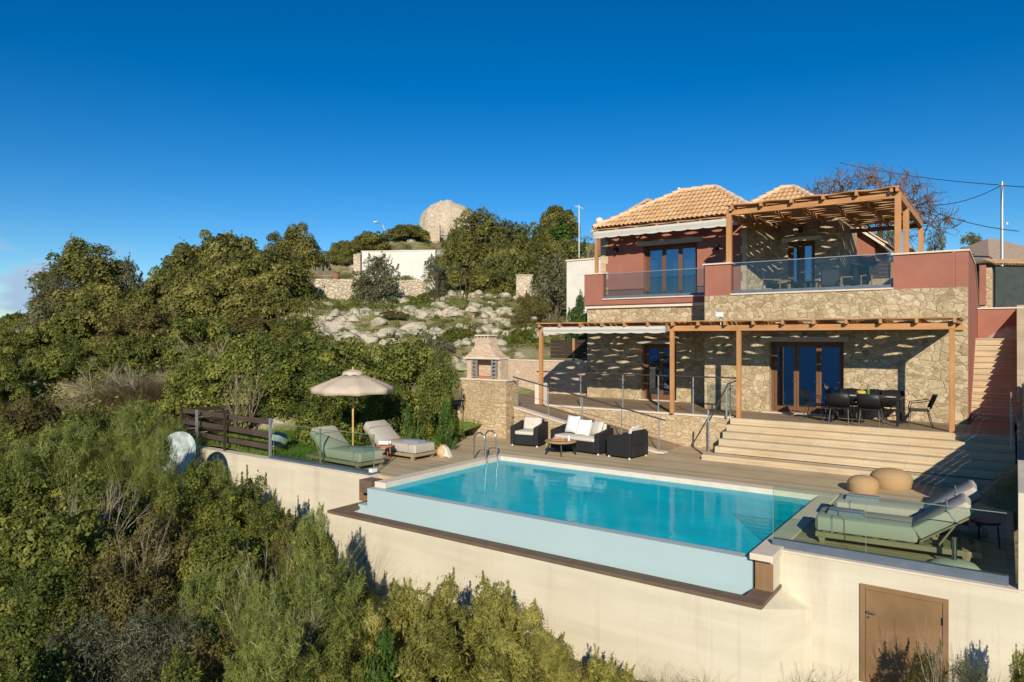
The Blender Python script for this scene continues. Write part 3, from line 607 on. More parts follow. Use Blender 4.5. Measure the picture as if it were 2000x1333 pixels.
# doors
def french_door(x0, x1, y, z0, z1, bays, open_bay=None, curtains=()):
    d = MB(); fw = .09
    d.box(x0, x0 + fw, y, y + .1, z0, z1).box(x1 - fw, x1, y, y + .1, z0, z1).box(x0 + fw, x1 - fw, y, y + .1, z1 - fw, z1).box(x0 + fw, x1 - fw, y, y + .1, z0, z0 + .07)
    do = d.build('french_door', DOORFRAME, H)
    wd = (x1 - x0 - 2 * fw) / bays
    for k in range(bays):
        a = x0 + fw + k * wd; b = a + wd
        l_ = MB().box(a + .005, a + .075, y + .02, y + .075, z0 + .075, z1 - fw - .005).box(b - .075, b - .005, y + .02, y + .075, z0 + .075, z1 - fw - .005).box(a + .075, b - .075, y + .02, y + .075, z0 + .075, z0 + .2).box(a + .075, b - .075, y + .02, y + .075, z1 - fw - .08, z1 - fw - .005)
        l_.build('leaf', DOORFRAME, do)
        MB().box(a + .07, b - .07, y + .045, y + .053, z0 + .19, z1 - fw - .07).build('pane', PANE, do)
        MB().tube([(b - .04, y + .02, z0 + 1.0), (b - .04, y - .02, z0 + 1.0), (b - .12, y - .03, z0 + 1.0)], .01, 6).build('handle', STEEL, do)
    for a, b in curtains:
        n = 16; pts = [(a + (b - a) * i / n, y + .3 + .035 * math.sin(i * 2.3)) for i in range(n + 1)]
        V = [(p[0], p[1], z) for z in (z0 + .06, z1 - .15) for p in pts]
        mesh_obj('curtain', V, [(i, i + 1, n + 2 + i, n + 1 + i) for i in range(n)], CURTAIN, do)
    return do
french_door(-6.13, -3.97, 22.84, 1.0, 3.24, 3)
french_door(-11.37, -9.98, 24.64, 1.0, 3.13, 2, curtains=[(-11.3, -10.95)])
french_door(-11.75, -9.55, 25.62, 4.8, 7.0, 3, curtains=[(-11.7, -11.4), (-10.7, -10.3), (-10.25, -9.65)])
french_door(-6.72, -5.75, 27.42, 4.8, 6.97, 2)
pbox('lintel', LINTEL, -6.4, -3.81, 22.5, 22.6, 3.241, 3.4, bev=.01); pbox('lintel', LINTEL, -11.75, -9.85, 24.3, 24.4, 3.131, 3.27, bev=.01)
pbox('lintel', LINTEL, -12.0, -9.3, 25.28, 25.4, 7.0, 7.18, bev=.01); pbox('lintel', CREAM_BAND, -6.92, -5.52, 27.13, 27.21, 6.971, 7.12, bev=.01)
pbox('door_sill', COPING, -6.35, -3.8, 22.45, 22.85, .97, 1.02); pbox('door_sill', COPING, -11.45, -9.9, 24.28, 24.6, .97, 1.02)
# roofs
def roof_slope(mb, e0, e1, r1, r0):   # eave e0->e1, ridge r0 above e0, r1 above e1; barrel tiles in columns
    e0, e1, r0, r1 = map(Vector, (e0, e1, r0, r1)); U = (e1 - e0); Lg = U.length; U.normalize()
    N = U.cross(r0 - e0).normalized(); N = N if N.z > 0 else -N
    Vd = N.cross(U).normalized(); Vd = Vd if Vd.z > 0 else -Vd
    hs = (r0 - e0).dot(Vd); a = (r0 - e0).dot(U); b = (r1 - e0).dot(U)
    wcol = .19; n = max(1, int(round(Lg / wcol))); wcol = Lg / n
    for i in range(n):
        u = (i + .5) * wcol
        vm = hs
        if a > .05: vm = min(vm, u / a * hs)
        if Lg - b > .05: vm = min(vm, (Lg - u) / (Lg - b) * hs)
        rows = int(math.ceil(vm / .36))
        for k in range(rows):
            v0 = k * .36 - .04; v1 = min((k + 1) * .36 + .02, vm)
            if v1 - v0 < .08: continue
            V = []; ju = random.uniform(-.008, .008); jh = random.uniform(0, .012)
            for vv, rr, hh in ((v0, .094, .02 + jh), (v1, .084, 0)):
                for q in range(6):
                    an = math.pi * q / 5
                    V.append(e0 + U * (u + ju - rr * math.cos(an)) + Vd * vv + N * (hh + .66 * rr * math.sin(an)))
            mb.add(V, [(q, q + 1, 7 + q, 6 + q) for q in range(5)])
def hip_roof(x0, x1, y0, y1, ze, zr, rx0, rx1, ry, parent):
    P = [(x0, y0, ze), (x1, y0, ze), (x1, y1, ze), (x0, y1, ze)]; Q0 = (rx0, ry, zr); Q1 = (rx1, ry, zr)
    m = MB(); m.add(P + [Q0, Q1], [(0, 1, 5, 4), (1, 2, 5), (2, 3, 4, 5), (3, 0, 4)])
    roof_slope(m, P[0], P[1], Q1, Q0); roof_slope(m, P[1], P[2], Q1, Q1); roof_slope(m, P[2], P[3], Q0, Q1); roof_slope(m, P[3], P[0], Q0, Q0)
    ro = m.build('roof', TILE, parent)
    m = MB()
    for a, b in ((P[0], Q0), (P[3], Q0), (P[1], Q1), (P[2], Q1), (Q0, Q1)):
        a, b = Vector(a), Vector(b); n = max(1, int((b - a).length / .36))
        for k in range(n): m.tube([a.lerp(b, k / n) + Vector((0, 0, .045)), a.lerp(b, (k + 1.05) / n) + Vector((0, 0, .03))], [.125, .095], 8)
    m.build('ridge', RIDGE, ro)
    MB().box(x0 + .1, x1 - .1, y0 + .1, y1 - .1, ze - .1, ze - .02).build('soffit', CREAM_BAND, ro)
    return ro
hip_roof(-13.78, -7.2, 24.95, 29.45, 7.84, 9.36, -10.9, -9.47, 27.17, H)
hip_roof(-9.4, -4.95, 26.85, 31.15, 7.87, 9.36, -7.42, -6.93, 29, H)
MB().lathe([(.09, 0), (.16, .1), (.18, .2), (.12, .3), (.02, .34)], (-13.62, 25.2, 7.98), 12).build('roof_vent', WHITEWASH, H, smooth=True)
MB().lathe([(.06, 0), (.1, .08), (.02, .15)], (-11.0, 27.2, 9.42), 10).build('roof_vent', WHITEWASH, H, smooth=True)
# rear wings
MB().prism([(-6.3, 4.4), (-4.35, 4.4), (-4.35, 7.25), (-6.3, 8.8)], 'y', 31.3, 35).build('rear_wall', PINK, H)
MB().prism([(-6.4, 8.92), (-3.95, 6.98), (-3.95, 7.1), (-6.4, 9.04)], 'y', 31.0, 35.2).build('rear_eave', CREAM_BAND, H)
m = MB(); roof_slope(m, (-3.9, 30.95, 7.1), (-3.9, 35.2, 7.1), (-6.6, 35.2, 9.22), (-6.6, 30.95, 9.22)); m.add([(-3.9, 30.95, 7.12), (-3.9, 35.2, 7.12), (-6.6, 35.2, 9.24), (-6.6, 30.95, 9.24)], [(0, 1, 2, 3)]); m.build('rear_roof', TILE, H)
MB().prism([(-17.9, 3), (-12, 3), (-12, 8.9), (-14.9, 10.2), (-17.9, 9.0)], 'y', 33, 37).build('rear_wall', PINK, H)
m = MB(); m.prism([(-18.2, 9.0), (-14.9, 10.36), (-11.5, 8.9), (-11.5, 9.02), (-14.9, 10.5), (-18.2, 9.14)], 'y', 32.7, 37.2)
m.build('rear_roof', TILE, H)
t = thing('whitewashed_outbuilding', 'plain whitewashed wall of an outbuilding behind the left end of the villa', 'outbuilding', (-17, 30.4, 3))
MB().box(-18.2, -14.4, 30.2, 30.6, 1.5, 7.25).build('wall', WHITEWASH, t)
MB().box(-18.25, -14.35, 30.15, 30.65, 7.251, 7.33).build('coping', COPING, t)
# lamps and camera on the villa
def wall_lamp(x, y, z, lab):
    t = thing('wall_lamp', lab, 'lamp', (x, y, z))
    MB().box(x - .05, x + .05, y - .03, y, z - .09, z + .09).build('back_plate', BLACKMETAL, t)
    MB().tube([(x, y - .03, z + .05), (x, y - .14, z + .1), (x, y - .2, z + .06)], .012, 6).build('arm', BLACKMETAL, t)
    MB().lathe([(.03, .0), (.075, -.04), (.085, -.06), (.055, -.22), (.02, -.24)], (x, y - .2, z + .08), 10).build('lantern', BLACKMETAL, t)
wall_lamp(-12.9, 25.4, 6.95, 'black lantern on the rose wall left of the upper french door')
wall_lamp(-8.75, 25.4, 6.75, 'black lantern on the rose wall right of the upper french door')
wall_lamp(-6.2, 27.13, 7.4, 'black lantern above the lintel of the small terrace door')
wall_lamp(-5.0, 22.5, 3.62, 'black lantern above the long lintel of the dining terrace door')
t = thing('security_camera', 'white security camera on the lower pergola beam', 'camera', (-6.95, 20.45, 3.9))
MB().rbox(-7.08, -6.86, 20.3, 20.45, 3.98, 4.12, .02).build('housing', STEELWHITE, t); MB().tube([(-6.95, 20.42, 3.74), (-6.95, 20.42, 3.98)], .02, 8).build('bracket', GREYPOST, t)

# ------------------------------------------------------------------ pergolas
def wavy_board(x0, x1, y, wd, z, seed, parent, axis='x', th=.035):
    rg = random.Random(seed); n = max(6, int((x1 - x0) / .07)); ph = rg.uniform(0, 6.3); per = rg.uniform(1.0, 1.25); V = []
    p2 = rg.uniform(0, 6.3)
    for i in range(n + 1):
        x = x0 + (x1 - x0) * i / n
        a = .075 * math.cos(2 * math.pi * x / per + ph) + .016 * math.sin(x * 5.1 + p2); b = .075 * math.cos(2 * math.pi * x / per + ph + rg.uniform(-.2, .2) + 2.6) + .016 * math.sin(x * 4.3 + p2 * 2)
        ya, yb = y - wd / 2 + a, y + wd / 2 + b
        V += [(x, ya, z), (x, yb, z), (x, yb, z + th), (x, ya, z + th)]
    if axis == 'y': V = [(q[1], q[0], q[2]) for q in V]
    Fs = []
    for i in range(n):
        for k in range(4): Fs.append((i * 4 + k, i * 4 + (k + 1) % 4, i * 4 + 4 + (k + 1) % 4, i * 4 + 4 + k))
    Fs += [(3, 2, 1, 0), (n * 4, n * 4 + 1, n * 4 + 2, n * 4 + 3)]
    mesh_obj('board', V, Fs, BOARD, parent)
PG = thing('timber_pergola', 'long orange timber pergola with rough edged boards over the dining terrace', 'pergola', (-7, 22, 1))
def pp(n, mt, *b): return MB().box(*b).build(n, mt, PG, bevel=.006)
for x in (-13.42, -8.52, -6.44, -1.12): pp('post', PINE[2], x - .06, x + .06, 20.46, 20.58, .996, 3.57)
pp('beam', PINE[0], -13.5, -8.46, 20.46, 20.58, 3.571, 3.735); pp('beam', PINE[0], -8.455, -1.05, 20.46, 20.58, 3.571, 3.735)
pp('wall_plate', PINE[0], -8.2, -.95, 22.52, 22.6, 3.57, 3.73); pp('wall_plate', PINE[0], -13.7, -8.26, 24.32, 24.4, 3.57, 3.73)
for i, x in enumerate(np.arange(-13.35, -.9, .82)):
    y1 = 22.6 if x > -8.2 else 24.4
    pp('rafter', PINE[1], x - .035, x + .035, 20.27, y1, 3.736, 3.85)
for k in range(9):
    y = 20.5 + k * .455
    if y < 22.5: wavy_board(-8.3, -.95, y, .36, 3.852 + .004 * (k % 2), 40 + k, PG)
    if y < 24.3: wavy_board(-13.5, -8.3, y, .36, 3.852 + .004 * (k % 2), 70 + k, PG)
def cassette(parent, x0, x1, y, z0, z1):     # a rolled awning: rounded case and a short scalloped valance
    c = MB(); pr = [(y + .12, z1), (y + .02, z1), (y - .04, z1 - .04), (y - .06, z1 - .09), (y - .02, z0 + .05), (y + .12, z0 + .05)]
    c.prism([(a, b) for a, b in pr], 'x', x0, x1); o = c.build('awning', AWNING, parent, bevel=.01)
    n = int((x1 - x0) / .07); V = []
    for i in range(n + 1):
        x = x0 + (x1 - x0) * i / n; dz = .035 * abs(math.sin(math.pi * (x - x0) / .56)) ** .6
        V += [(x, y - .045, z0 + .07), (x, y - .05, z0 + .04 - dz), (x, y - .035, z0 + .07), (x, y - .04, z0 + .04 - dz)]
    Fs = [(i * 4, i * 4 + 1, i * 4 + 5, i * 4 + 4) for i in range(n)] + [(i * 4 + 2, i * 4 + 6, i * 4 + 7, i * 4 + 3) for i in range(n)]
    mesh_obj('valance', V, Fs, AWNING, o)
    for xx in (x0 - .03, x1): MB().rbox(xx, xx + .03, y - .07, y + .12, z0 + .05, z1 + .01, .008).build('end_cap', GREYPOST, o)
cassette(PG, -13.2, -8.66, 20.36, 3.5, 3.74)

UP = thing('timber_pergola', 'orange timber pergola with wide pale boards over the upper roof terrace', 'pergola', (-5, 25, 4.8))
def up(n, mt, *b): return MB().box(*b).build(n, mt, UP, bevel=.006)
for x, y, zb in ((-7.46, 22.75, 5.84), (-2.56, 22.75, 5.79), (-2.56, 24.75, 4.8), (-2.56, 29.3, 4.8)): up('post', PINE[2], x - .08, x + .08, y - .08, y + .08, zb, 7.4)
up('beam', PINE[0], -7.55, -2.47, 22.69, 22.81, 7.401, 7.56); up('beam', PINE[1], -2.62, -2.5, 22.815, 29.4, 7.401, 7.56); up('beam', PINE[0], -4.9, -2.63, 29.24, 29.36, 7.401, 7.56); up('beam', PINE[1], -7.52, -7.4, 22.815, 25.5, 7.3, 7.46)
MB().prism([(-7.7, 25.5), (-7.6, 25.5), (-6.95, 27.2), (-7.05, 27.2)], 'z', 7.45, 7.56).build('wall_plate', PINE[1], UP)
for i, x in enumerate(np.arange(-7.3, -2.5, .92)): up('rafter', PINE[1], x - .04, x + .04, 22.5, 27.2 if x < -4.9 else 29.24, 7.561, 7.68)
up('rafter', PINE[1], -2.6, -2.52, 22.5, 29.5, 7.561, 7.7)
for k in range(15):
    y = 22.75 + k * .46
    if y < 27.1: wavy_board(-7.5 if y < 25.4 else -7.2, -2.5, y, .385, 7.682 + .004 * (k % 2), 110 + k, UP)
    elif y < 29.3: wavy_board(-4.9, -2.5, y, .385, 7.682 + .004 * (k % 2), 110 + k, UP)
LP = thing('balcony_pergola', 'narrow timber pergola with rolled grey awning along the upper left balcony', 'pergola', (-10.7, 24.8, 5.9))
def lp(n, mt, *b): return MB().box(*b).build(n, mt, LP, bevel=.006)
lp('post', PINE[2], -13.35, -13.23, 24.3, 24.42, 5.931, 7.45); lp('beam', PINE[0], -13.45, -7.6, 24.42, 24.54, 7.44, 7.58)
for x in np.arange(-13.3, -7.8, .85): lp('rafter', PINE[1], x - .035, x + .035, 24.36, 25.38, 7.581, 7.66)
for k in range(2): wavy_board(-13.4, -7.65, 24.6 + k * .4, .31, 7.662 + .004 * k, 90 + k, LP)
cassette(LP, -13.4, -7.66, 24.33, 7.3, 7.6)

# ------------------------------------------------------------------ railings
t = thing('terrace_railing', 'thin steel railing along the terrace edge in front of the lower left door', 'railing', (-10, 20.68, 1))
for x in (-13.45, -11.9, -10.3, -9.05, -7.9, -6.75):
    MB().box(x - .016, x + .016, 20.665, 20.69, 1.0, 2.14).build('post', GREYPOST, t)
    MB().box(x - .03, x + .03, 20.64, 20.665, 1.8, 1.84).build('clamp', STEEL, t)
MB().tube([(-13.7, 20.68, 2.16), (-6.5, 20.68, 2.16)], .022, 8).build('handrail', DARKRAIL, t, smooth=True)
t = thing('stair_railing', 'dark steel handrail slanting down the left end of the stone steps', 'railing', (-6.8, 19.8, 0))
MB().tube([(-6.5, 20.68, 2.1), (-6.75, 20.5, 2.0), (-6.8, 19.0, 1.02), (-6.8, 18.85, .98), (-6.8, 18.85, .2)], .022, 8).build('handrail', DARKRAIL, t, smooth=True)
for y, z0, z1 in ((20.45, 1.0, 2.0), (18.9, .1, 1.35)): MB().box(-6.8, -6.76, y - .02, y + .02, z0, z1).build('post', GREYPOST, t)
MB().box(-6.55, -6.52, 20.62, 20.66, 1.0, 2.05).build('post', DARKRAIL, t)
MB().box(-7.45, -6.56, 20.63, 20.64, 1.1, 1.95).build('glass_panel', CLEARGLASS, t)
t = thing('ramp_railing', 'dark steel railing with a mid wire sloping along the ramp behind the sofa', 'railing', (-10.6, 18.75, 0))
for x in (-13.2, -12.0, -10.75, -9.4, -8.2):
    zb = 1.06 - (x + 13.27) * .199; MB().box(x - .014, x + .014, 18.76, 18.79, zb, zb + .95).build('post', GREYPOST, t)
MB().tube([(-13.4, 18.77, 2.06), (-8.0, 18.77, .98)], .022, 8).build('handrail', DARKRAIL, t, smooth=True)
MB().tube([(-13.3, 18.77, 1.55), (-8.2, 18.77, .53)], .007, 6).build('wire', DARKRAIL, t)
t = thing('wall_handrail', 'grey steel handrail post beside the boundary wall at the foot of the side stairs', 'railing', (.0, 20, .6))
MB().box(.06, .1, 19.6, 19.64, .8, 1.85).build('post', GREYPOST, t); MB().tube([(.08, 19.5, 1.85), (.08, 20.4, 2.05)], .02, 8).build('handrail', GREYPOST, t)
t = thing('terrace_screen', 'dark slat screen with timber posts at the right rear of the roof terrace', 'fence', (-3, 28, 4.8))
for k in range(6): MB().box(-2.47, -2.44, 24.9, 29.2, 4.95 + k * .2, 5.12 + k * .2).build('slat', DARKWOODY, t); MB().box(-5.0, -2.7, 29.5, 29.53, 5.4 + k * .15, 5.53 + k * .15).build('slat', DARKWOOD, t)
MB().box(-2.5, -2.42, 24.85, 29.25, 6.16, 6.22).build('top_rail', PINE[1], t)
for y in (25, 27, 29.1): MB().box(-2.5, -2.44, y - .03, y + .03, 4.8, 6.16).build('post', BOARD, t)
for x in (-4.5, -3.5): MB().box(x - .05, x + .05, 29.38, 29.48, 4.8, 6.2).build('post', PINE[2], t)
t = MB().box(-4.6, -2.75, 28.0, 28.3, 4.8, 5.5).build('low_stone_wall', COURSED); tag(t, 'low pale stone wall at the back of the roof terrace half in shadow', 'wall')

# ------------------------------------------------------------------ furniture: each kind built once at the origin, then placed
def place(t, x, y, z=0, rz=0): t.location = (x, y, z); t.rotation_euler = (0, 0, rz); return t
def lounger(label, back_deg, towel=True, straps=True):        # head at -x, foot at +x, length 2.3
    t = thing('sun_lounger', label, 'sun lounger', group='sun loungers by the pool')
    m = MB(); m.box(-1.15, 1.12, -.42, -.36, .1, .18).box(-1.15, 1.12, .36, .42, .1, .18).box(1.06, 1.12, -.36, .36, .1, .18).box(-1.15, -1.09, -.36, .36, .1, .18)
    for k in range(9): m.box(-1.0 + k * .24, -.9 + k * .24, -.36, .36, .165, .185)
    m.build('frame', FRAMEWOOD, t, bevel=.006)
    for x in (-1.0, .98):
        for y in (-.4, .33): MB().hexa([(x + .01, y, 0), (x + .07, y, 0), (x + .07, y + .07, 0), (x + .01, y + .07, 0), (x - .01, y - .01, .1), (x + .1, y - .01, .1), (x + .1, y + .08, .1), (x - .01, y + .08, .1)]).build('leg', FRAMEWOOD, t)
    mt = MB().rbox(-.33, 1.13, -.4, .4, .19, .43, .05).build('seat_cushion', FABRIC, t, smooth=True)
    a = R(back_deg); M = Matrix.Translation((-.34, 0, .23)) @ Matrix.Rotation(a, 4, 'Y')
    MB().rbox(-.9, 0, -.4, .4, 0, .22, .06).xf(M).build('back_cushion', FABRIC, t, smooth=True)
    MB().box(-.87, -.02, -.36, .36, -.03, -.005).xf(M).build('back_frame', FRAMEWOOD, t)
    q = M @ Vector((-.55, 0, -.03))
    for y in (-.34, .34): MB().tube([(q.x, y, q.z), (q.x + .22, y, .17)], .016, 6).build('prop', FRAMEWOOD, t)
    if straps:
        MB().box(.86, .885, -.406, .406, .185, .437).build('strap', TOWEL, t); MB().box(-.62, -.60, -.406, .406, -.006, .236).xf(M).build('strap', TOWEL, t)
    if towel:
        m = MB()
        for k in range(3): m.rbox(.42 + .01 * k, .98 - .01 * k, -.16, .2, .431 + k * .022, .453 + k * .022, .01)
        m.build('folded_towel', TOWEL, t, smooth=True)
    return t
place(lounger('grey green cushioned lounger behind the left glass balustrade', 36), -14.4, 12.42, 0.0, R(-3))
place(lounger('taupe cushioned lounger between the parasol and the jar', 36), -14.22, 14.2, 0.0, R(-2))
place(lounger('cushioned lounger nearest the right glass balustrade with raised back', 35), -1.47, 12.62, 0, R(184))
place(lounger('cushioned lounger behind the other one beside the two woven poufs', 35), -1.42, 13.92, 0, R(184))
# parasol
t = thing('parasol', 'open beige scalloped parasol on a wooden pole between the left loungers', 'parasol')
MB().tube([(0, 0, .0), (0, 0, 2.55)], .028, 10).build('pole', POLEWOOD, t, smooth=True)
MB().lathe([(.26, 0), (.27, .05), (.24, .07), (.05, .09), (.04, .32)], n=20).build('base', GREYPOST, t, smooth=True)
N8 = 8; V = []; Fs = []; rad = [.12, .55, .9, 1.16]; hz = [2.47, 2.31, 2.175, 2.06]
for k in range(N8 * 6):
    a = 2 * math.pi * k / (N8 * 6); ph = (k % 6) / 6; sag = math.sin(math.pi * ph)
    for r_, z_ in zip(rad, hz):
        rr = r_ * (1 - .085 * sag * r_ / 1.16); V.append((rr * math.cos(a), rr * math.sin(a), z_ - .03 * sag * r_))
    rr = 1.16 * (1 - .075 * sag); V.append((rr * math.cos(a), rr * math.sin(a), 2.06 - .03 * sag - .17 + .05 * sag))
n = N8 * 6
for k in range(n):
    j = (k + 1) % n
    for i in range(4): Fs.append((k * 5 + i, k * 5 + i + 1, j * 5 + i + 1, j * 5 + i))
c = mesh_obj('canopy', V, Fs, CANVAS, t, smooth=True); md = c.modifiers.new('thickness', 'SOLIDIFY'); md.thickness = .012
m = MB(); m.lathe([(.31, 2.43), (.27, 2.50), (.12, 2.55), (.02, 2.57)], n=16, jit=lambda i, k: (1, -.035 * (k % 2) * (i == 0))); m.build('vent_cap', CANVAS, t, smooth=True)
for k in range(8):
    a = 2 * math.pi * k / 8; MB().tube([(0, 0, 2.42), (1.1 * math.cos(a), 1.1 * math.sin(a), 2.04)], .011, 5).build('rib', POLEWOOD, t)
    MB().tube([(0, 0, 2.0), (.62 * math.cos(a), .62 * math.sin(a), 2.3)], .009, 5).build('strut', POLEWOOD, t)
MB().lathe([(.012, 2.55), (.03, 2.59), (.012, 2.63)], n=8).build('finial', POLEWOOD, t)
place(t, -15.12, 13.35, -.1, R(10))
t = thing('umbrella_stand', 'pale rounded parasol base with a short steel tube behind the right glass', 'umbrella stand')
MB().lathe([(.30, 0), (.31, .04), (.27, .08), (.16, .11), (.05, .125)], n=28).build('base', simple('pale_concrete', (.5, .48, .4), .8, .06, 5, .1), t, smooth=True)
MB().tube([(0, 0, .1), (0, 0, .45)], .032, 12).build('tube', STEEL, t, smooth=True); place(t, -.62, 11.92, 0)
# side tables
def side_table(lab, mt):
    t = thing('side_table', lab, 'side table'); MB().lathe([(.2, .40), (.21, .42), (.2, .44)], n=20).build('table_top', mt, t)
    for k in range(3): a = k * 2.09; MB().tube([(.16 * math.cos(a), .16 * math.sin(a), .4), (.19 * math.cos(a), .19 * math.sin(a), 0)], .014, 6).build('leg', mt, t)
    return t
place(side_table('small dark side table with towels between the two left loungers', TERRACOTTA), -13.75, 13.3, 0)
t = thing('towel_roll', 'white rolled towels on the dark side table between the left loungers', 'towels')
MB().tube([(-.15, 0, .06), (.12, .03, .06)], .055, 10).build('roll', WHITECUSH, t, smooth=True); MB().tube([(-.1, .11, .06), (.15, .13, .06)], .05, 10).build('roll', WHITECUSH, t, smooth=True); place(t, -13.75, 13.25, .44, .4)
place(side_table('small black side table standing in shade behind the right lounger backs', BLACKMETAL), -.28, 13.4, 0)
t = thing('clay_jar', 'rounded pale clay jar with a cloth at the foot of the taupe lounger', 'jar')
MB().lathe([(.13, 0), (.19, .08), (.2, .18), (.14, .27), (.08, .31), (.09, .34)], n=18).build('body', CLAY, t, smooth=True)
MB().hexa([(.06, -.16, .06), (.3, -.1, 0), (.3, .1, 0), (.06, .12, .06), (.04, -.1, .33), (.16, -.08, .26), (.16, .08, .26), (.04, .08, .33)]).build('cloth', BEIGECUSH, t, bevel=.03); place(t, -12.95, 14.75, 0)
def pouf(lab, r, h):
    t = thing('woven_pouf', lab, 'pouf', group='woven poufs'); pr = [(r * .9, 0), (r * .98, h * .12), (r, h * .5), (r * .985, h * .56), (r * .99, h * .585), (r * .86, h * .78), (r * .6, h * .93), (r * .3, h * .99), (.001, h)]
    MB().lathe(pr, n=64, jit=lambda i, k: (1 + .022 * (k % 2) * (i < 5), 0)).build('body', POUF, t, smooth=True); return t
place(pouf('smaller woven pouf on the deck between the steps and the loungers', .31, .36), -2.55, 16.72, 0)
place(pouf('larger domed woven pouf against the stone steps', .42, .42), -2.12, 17.62, 0)
# rattan lounge set
def rattan(kind, label, wd, cush):
    t = thing(kind, label, 'sofa' if wd > 1.2 else 'armchair')
    h = wd / 2; d = .4
    MB().rbox(-h + .155, h - .155, -d, d - .001, .05, .36, .02).build('seat_base', RATTAN, t)
    for s in (-1, 1): MB().prism([(-d, .05), (d, .05), (d, .72), (-d + .25, .63), (-d, .6)], 'x', s * h, s * (h - .15)).build('arm', RATTAN, t, bevel=.02)
    MB().prism([(d - .16, .361), (d - .001, .361), (d + .06, .78), (d - .05, .78)], 'x', -h + .152, h - .152).build('backrest', RATTAN, t, bevel=.02)
    MB().rbox(-h + .16, h - .16, -d - .02, d - .17, .362, .47, .035).build('seat_cushion', BEIGECUSH, t, smooth=True)
    MB().rbox(-h + .17, h - .17, -.06, .06, 0, .38, .04).xf(Matrix.Translation((0, d - .2, .46)) @ Matrix.Rotation(R(-12), 4, 'X')).build('back_cushion', BEIGECUSH, t, smooth=True)
    for x, y in ((-h + .05, -d + .06), (h - .05, -d + .06), (-h + .05, d - .06), (h - .05, d - .06)): MB().lathe([(.025, 0), (.03, .05)], (x, y, 0), 8).build('foot', STEELWHITE, t)
    return t
def cushion(lab, s, x, y, z, tilt, rz, mt=WHITECUSH):
    t = thing('cushion', lab, 'cushion'); n = 9; V = []; Fs = []
    for side in (1, -1):
        b0 = len(V)
        for i in range(n):
            for j in range(n):
                u = -1 + 2 * i / (n - 1); v = -1 + 2 * j / (n - 1); e = (1 - u ** 4) * (1 - v ** 4)
                V.append((u * s / 2 * (1 - .06 * (1 - abs(v))), side * .085 * e ** .6, s / 2 + v * s / 2 * (1 - .06 * (1 - abs(u)))))
        for i in range(n - 1):
            for j in range(n - 1):
                q = (b0 + i * n + j, b0 + (i + 1) * n + j, b0 + (i + 1) * n + j + 1, b0 + i * n + j + 1); Fs.append(q if side < 0 else q[::-1])
    mesh_obj('cover', V, Fs, mt, t, smooth=True); t.location = (x, y, z); t.rotation_euler = (tilt, 0, rz)
place(rattan('rattan_armchair', 'black rattan armchair with cream cushions against the ramp wall', .95, 0), -12.2, 17.98, 0, R(8))
place(rattan('rattan_sofa', 'black rattan two seat sofa with white scatter cushions', 1.75, 0), -10.3, 17.95, 0, R(-6))
place(rattan('rattan_armchair', 'black rattan armchair turned sideways at the right of the coffee table', .92, 0), -8.75, 17.85, 0, R(-98))
cushion('tall white cushion leaning at the left end of the rattan sofa', .52, -10.72, 18.02, .5, R(-18), R(-14)); cushion('wide white cushion leaning in the middle of the rattan sofa', .48, -10.25, 17.86, .48, R(-24), R(-4)); cushion('beige cushion at the right end of the rattan sofa', .46, -9.85, 17.96, .48, R(-20), R(-24), BEIGECUSH)
cushion('pale cushion in the sideways rattan armchair', .4, -8.62, 17.9, .48, R(-16), R(-98))
t = thing('coffee_table', 'low wooden coffee table on splayed black legs before the rattan sofa', 'table')
MB().lathe([(.44, .36), (.46, .385), (.44, .41)], n=28).build('table_top', TABLEWOOD, t)
for k in range(4): a = k * 1.571 + .6; MB().tube([(.3 * math.cos(a), .3 * math.sin(a), .36), (.44 * math.cos(a), .44 * math.sin(a), 0)], .022, 6).build('leg', BLACKMETAL, t)
place(t, -10.45, 17.0, 0)
t = thing('wooden_tray', 'wooden tray of bread rolls on the coffee table', 'tray'); MB().rbox(-.2, .2, -.13, .13, 0, .03, .01).build('tray', TABLEWOOD, t)
for k in range(4): MB().lathe([(.001, .03), (.05, .04), (.05, .06), (.001, .09)], (-.12 + .08 * k, .03 * (-1) ** k, 0), 10).build('roll', CLAY, t, smooth=True)
place(t, -10.52, 17.0, .41, .5)
t = thing('drinking_glass', 'tall pale glass on the coffee table beside the tray', 'glass'); MB().lathe([(.035, 0), (.04, .14), (.034, .14), (.03, .01)], n=12).build('glass', PLATE, t, smooth=True); place(t, -10.22, 17.08, .41)
# dining set
def dining_chair():
    t = thing('dining_chair', 'x', 'chair', group='black dining chairs')
    MB().rbox(-.24, .24, -.24, .22, .42, .47, .015).build('seat', BLACKMETAL, t)
    n = 10; V = []
    for i in range(n + 1):
        a = math.pi * i / n; x = -.27 * math.cos(a); y = .2 + .07 * math.sin(a)
        V += [(x, y + .0, .5), (x * 1.03, y + .14, .88 - .03 * abs(math.cos(a)))]
    b = mesh_obj('backrest', V, [(i * 2, i * 2 + 2, i * 2 + 3, i * 2 + 1) for i in range(n)], BLACKMETAL, t, smooth=True); md = b.modifiers.new('thickness', 'SOLIDIFY'); md.thickness = .012
    for s in (-1, 1):
        MB().tube([(s * .27, .24, .72), (s * .29, .05, .68), (s * .27, -.2, .64), (s * .25, -.24, .45)], .014, 6).build('arm', BLACKMETAL, t)
        MB().tube([(s * .23, -.21, .43), (s * .26, -.25, 0)], .013, 6).build('leg', DARKRAIL, t); MB().tube([(s * .22, .2, .43), (s * .25, .3, 0)], .013, 6).build('leg', DARKRAIL, t)
    return t
ch = dining_chair(); TZ = .996
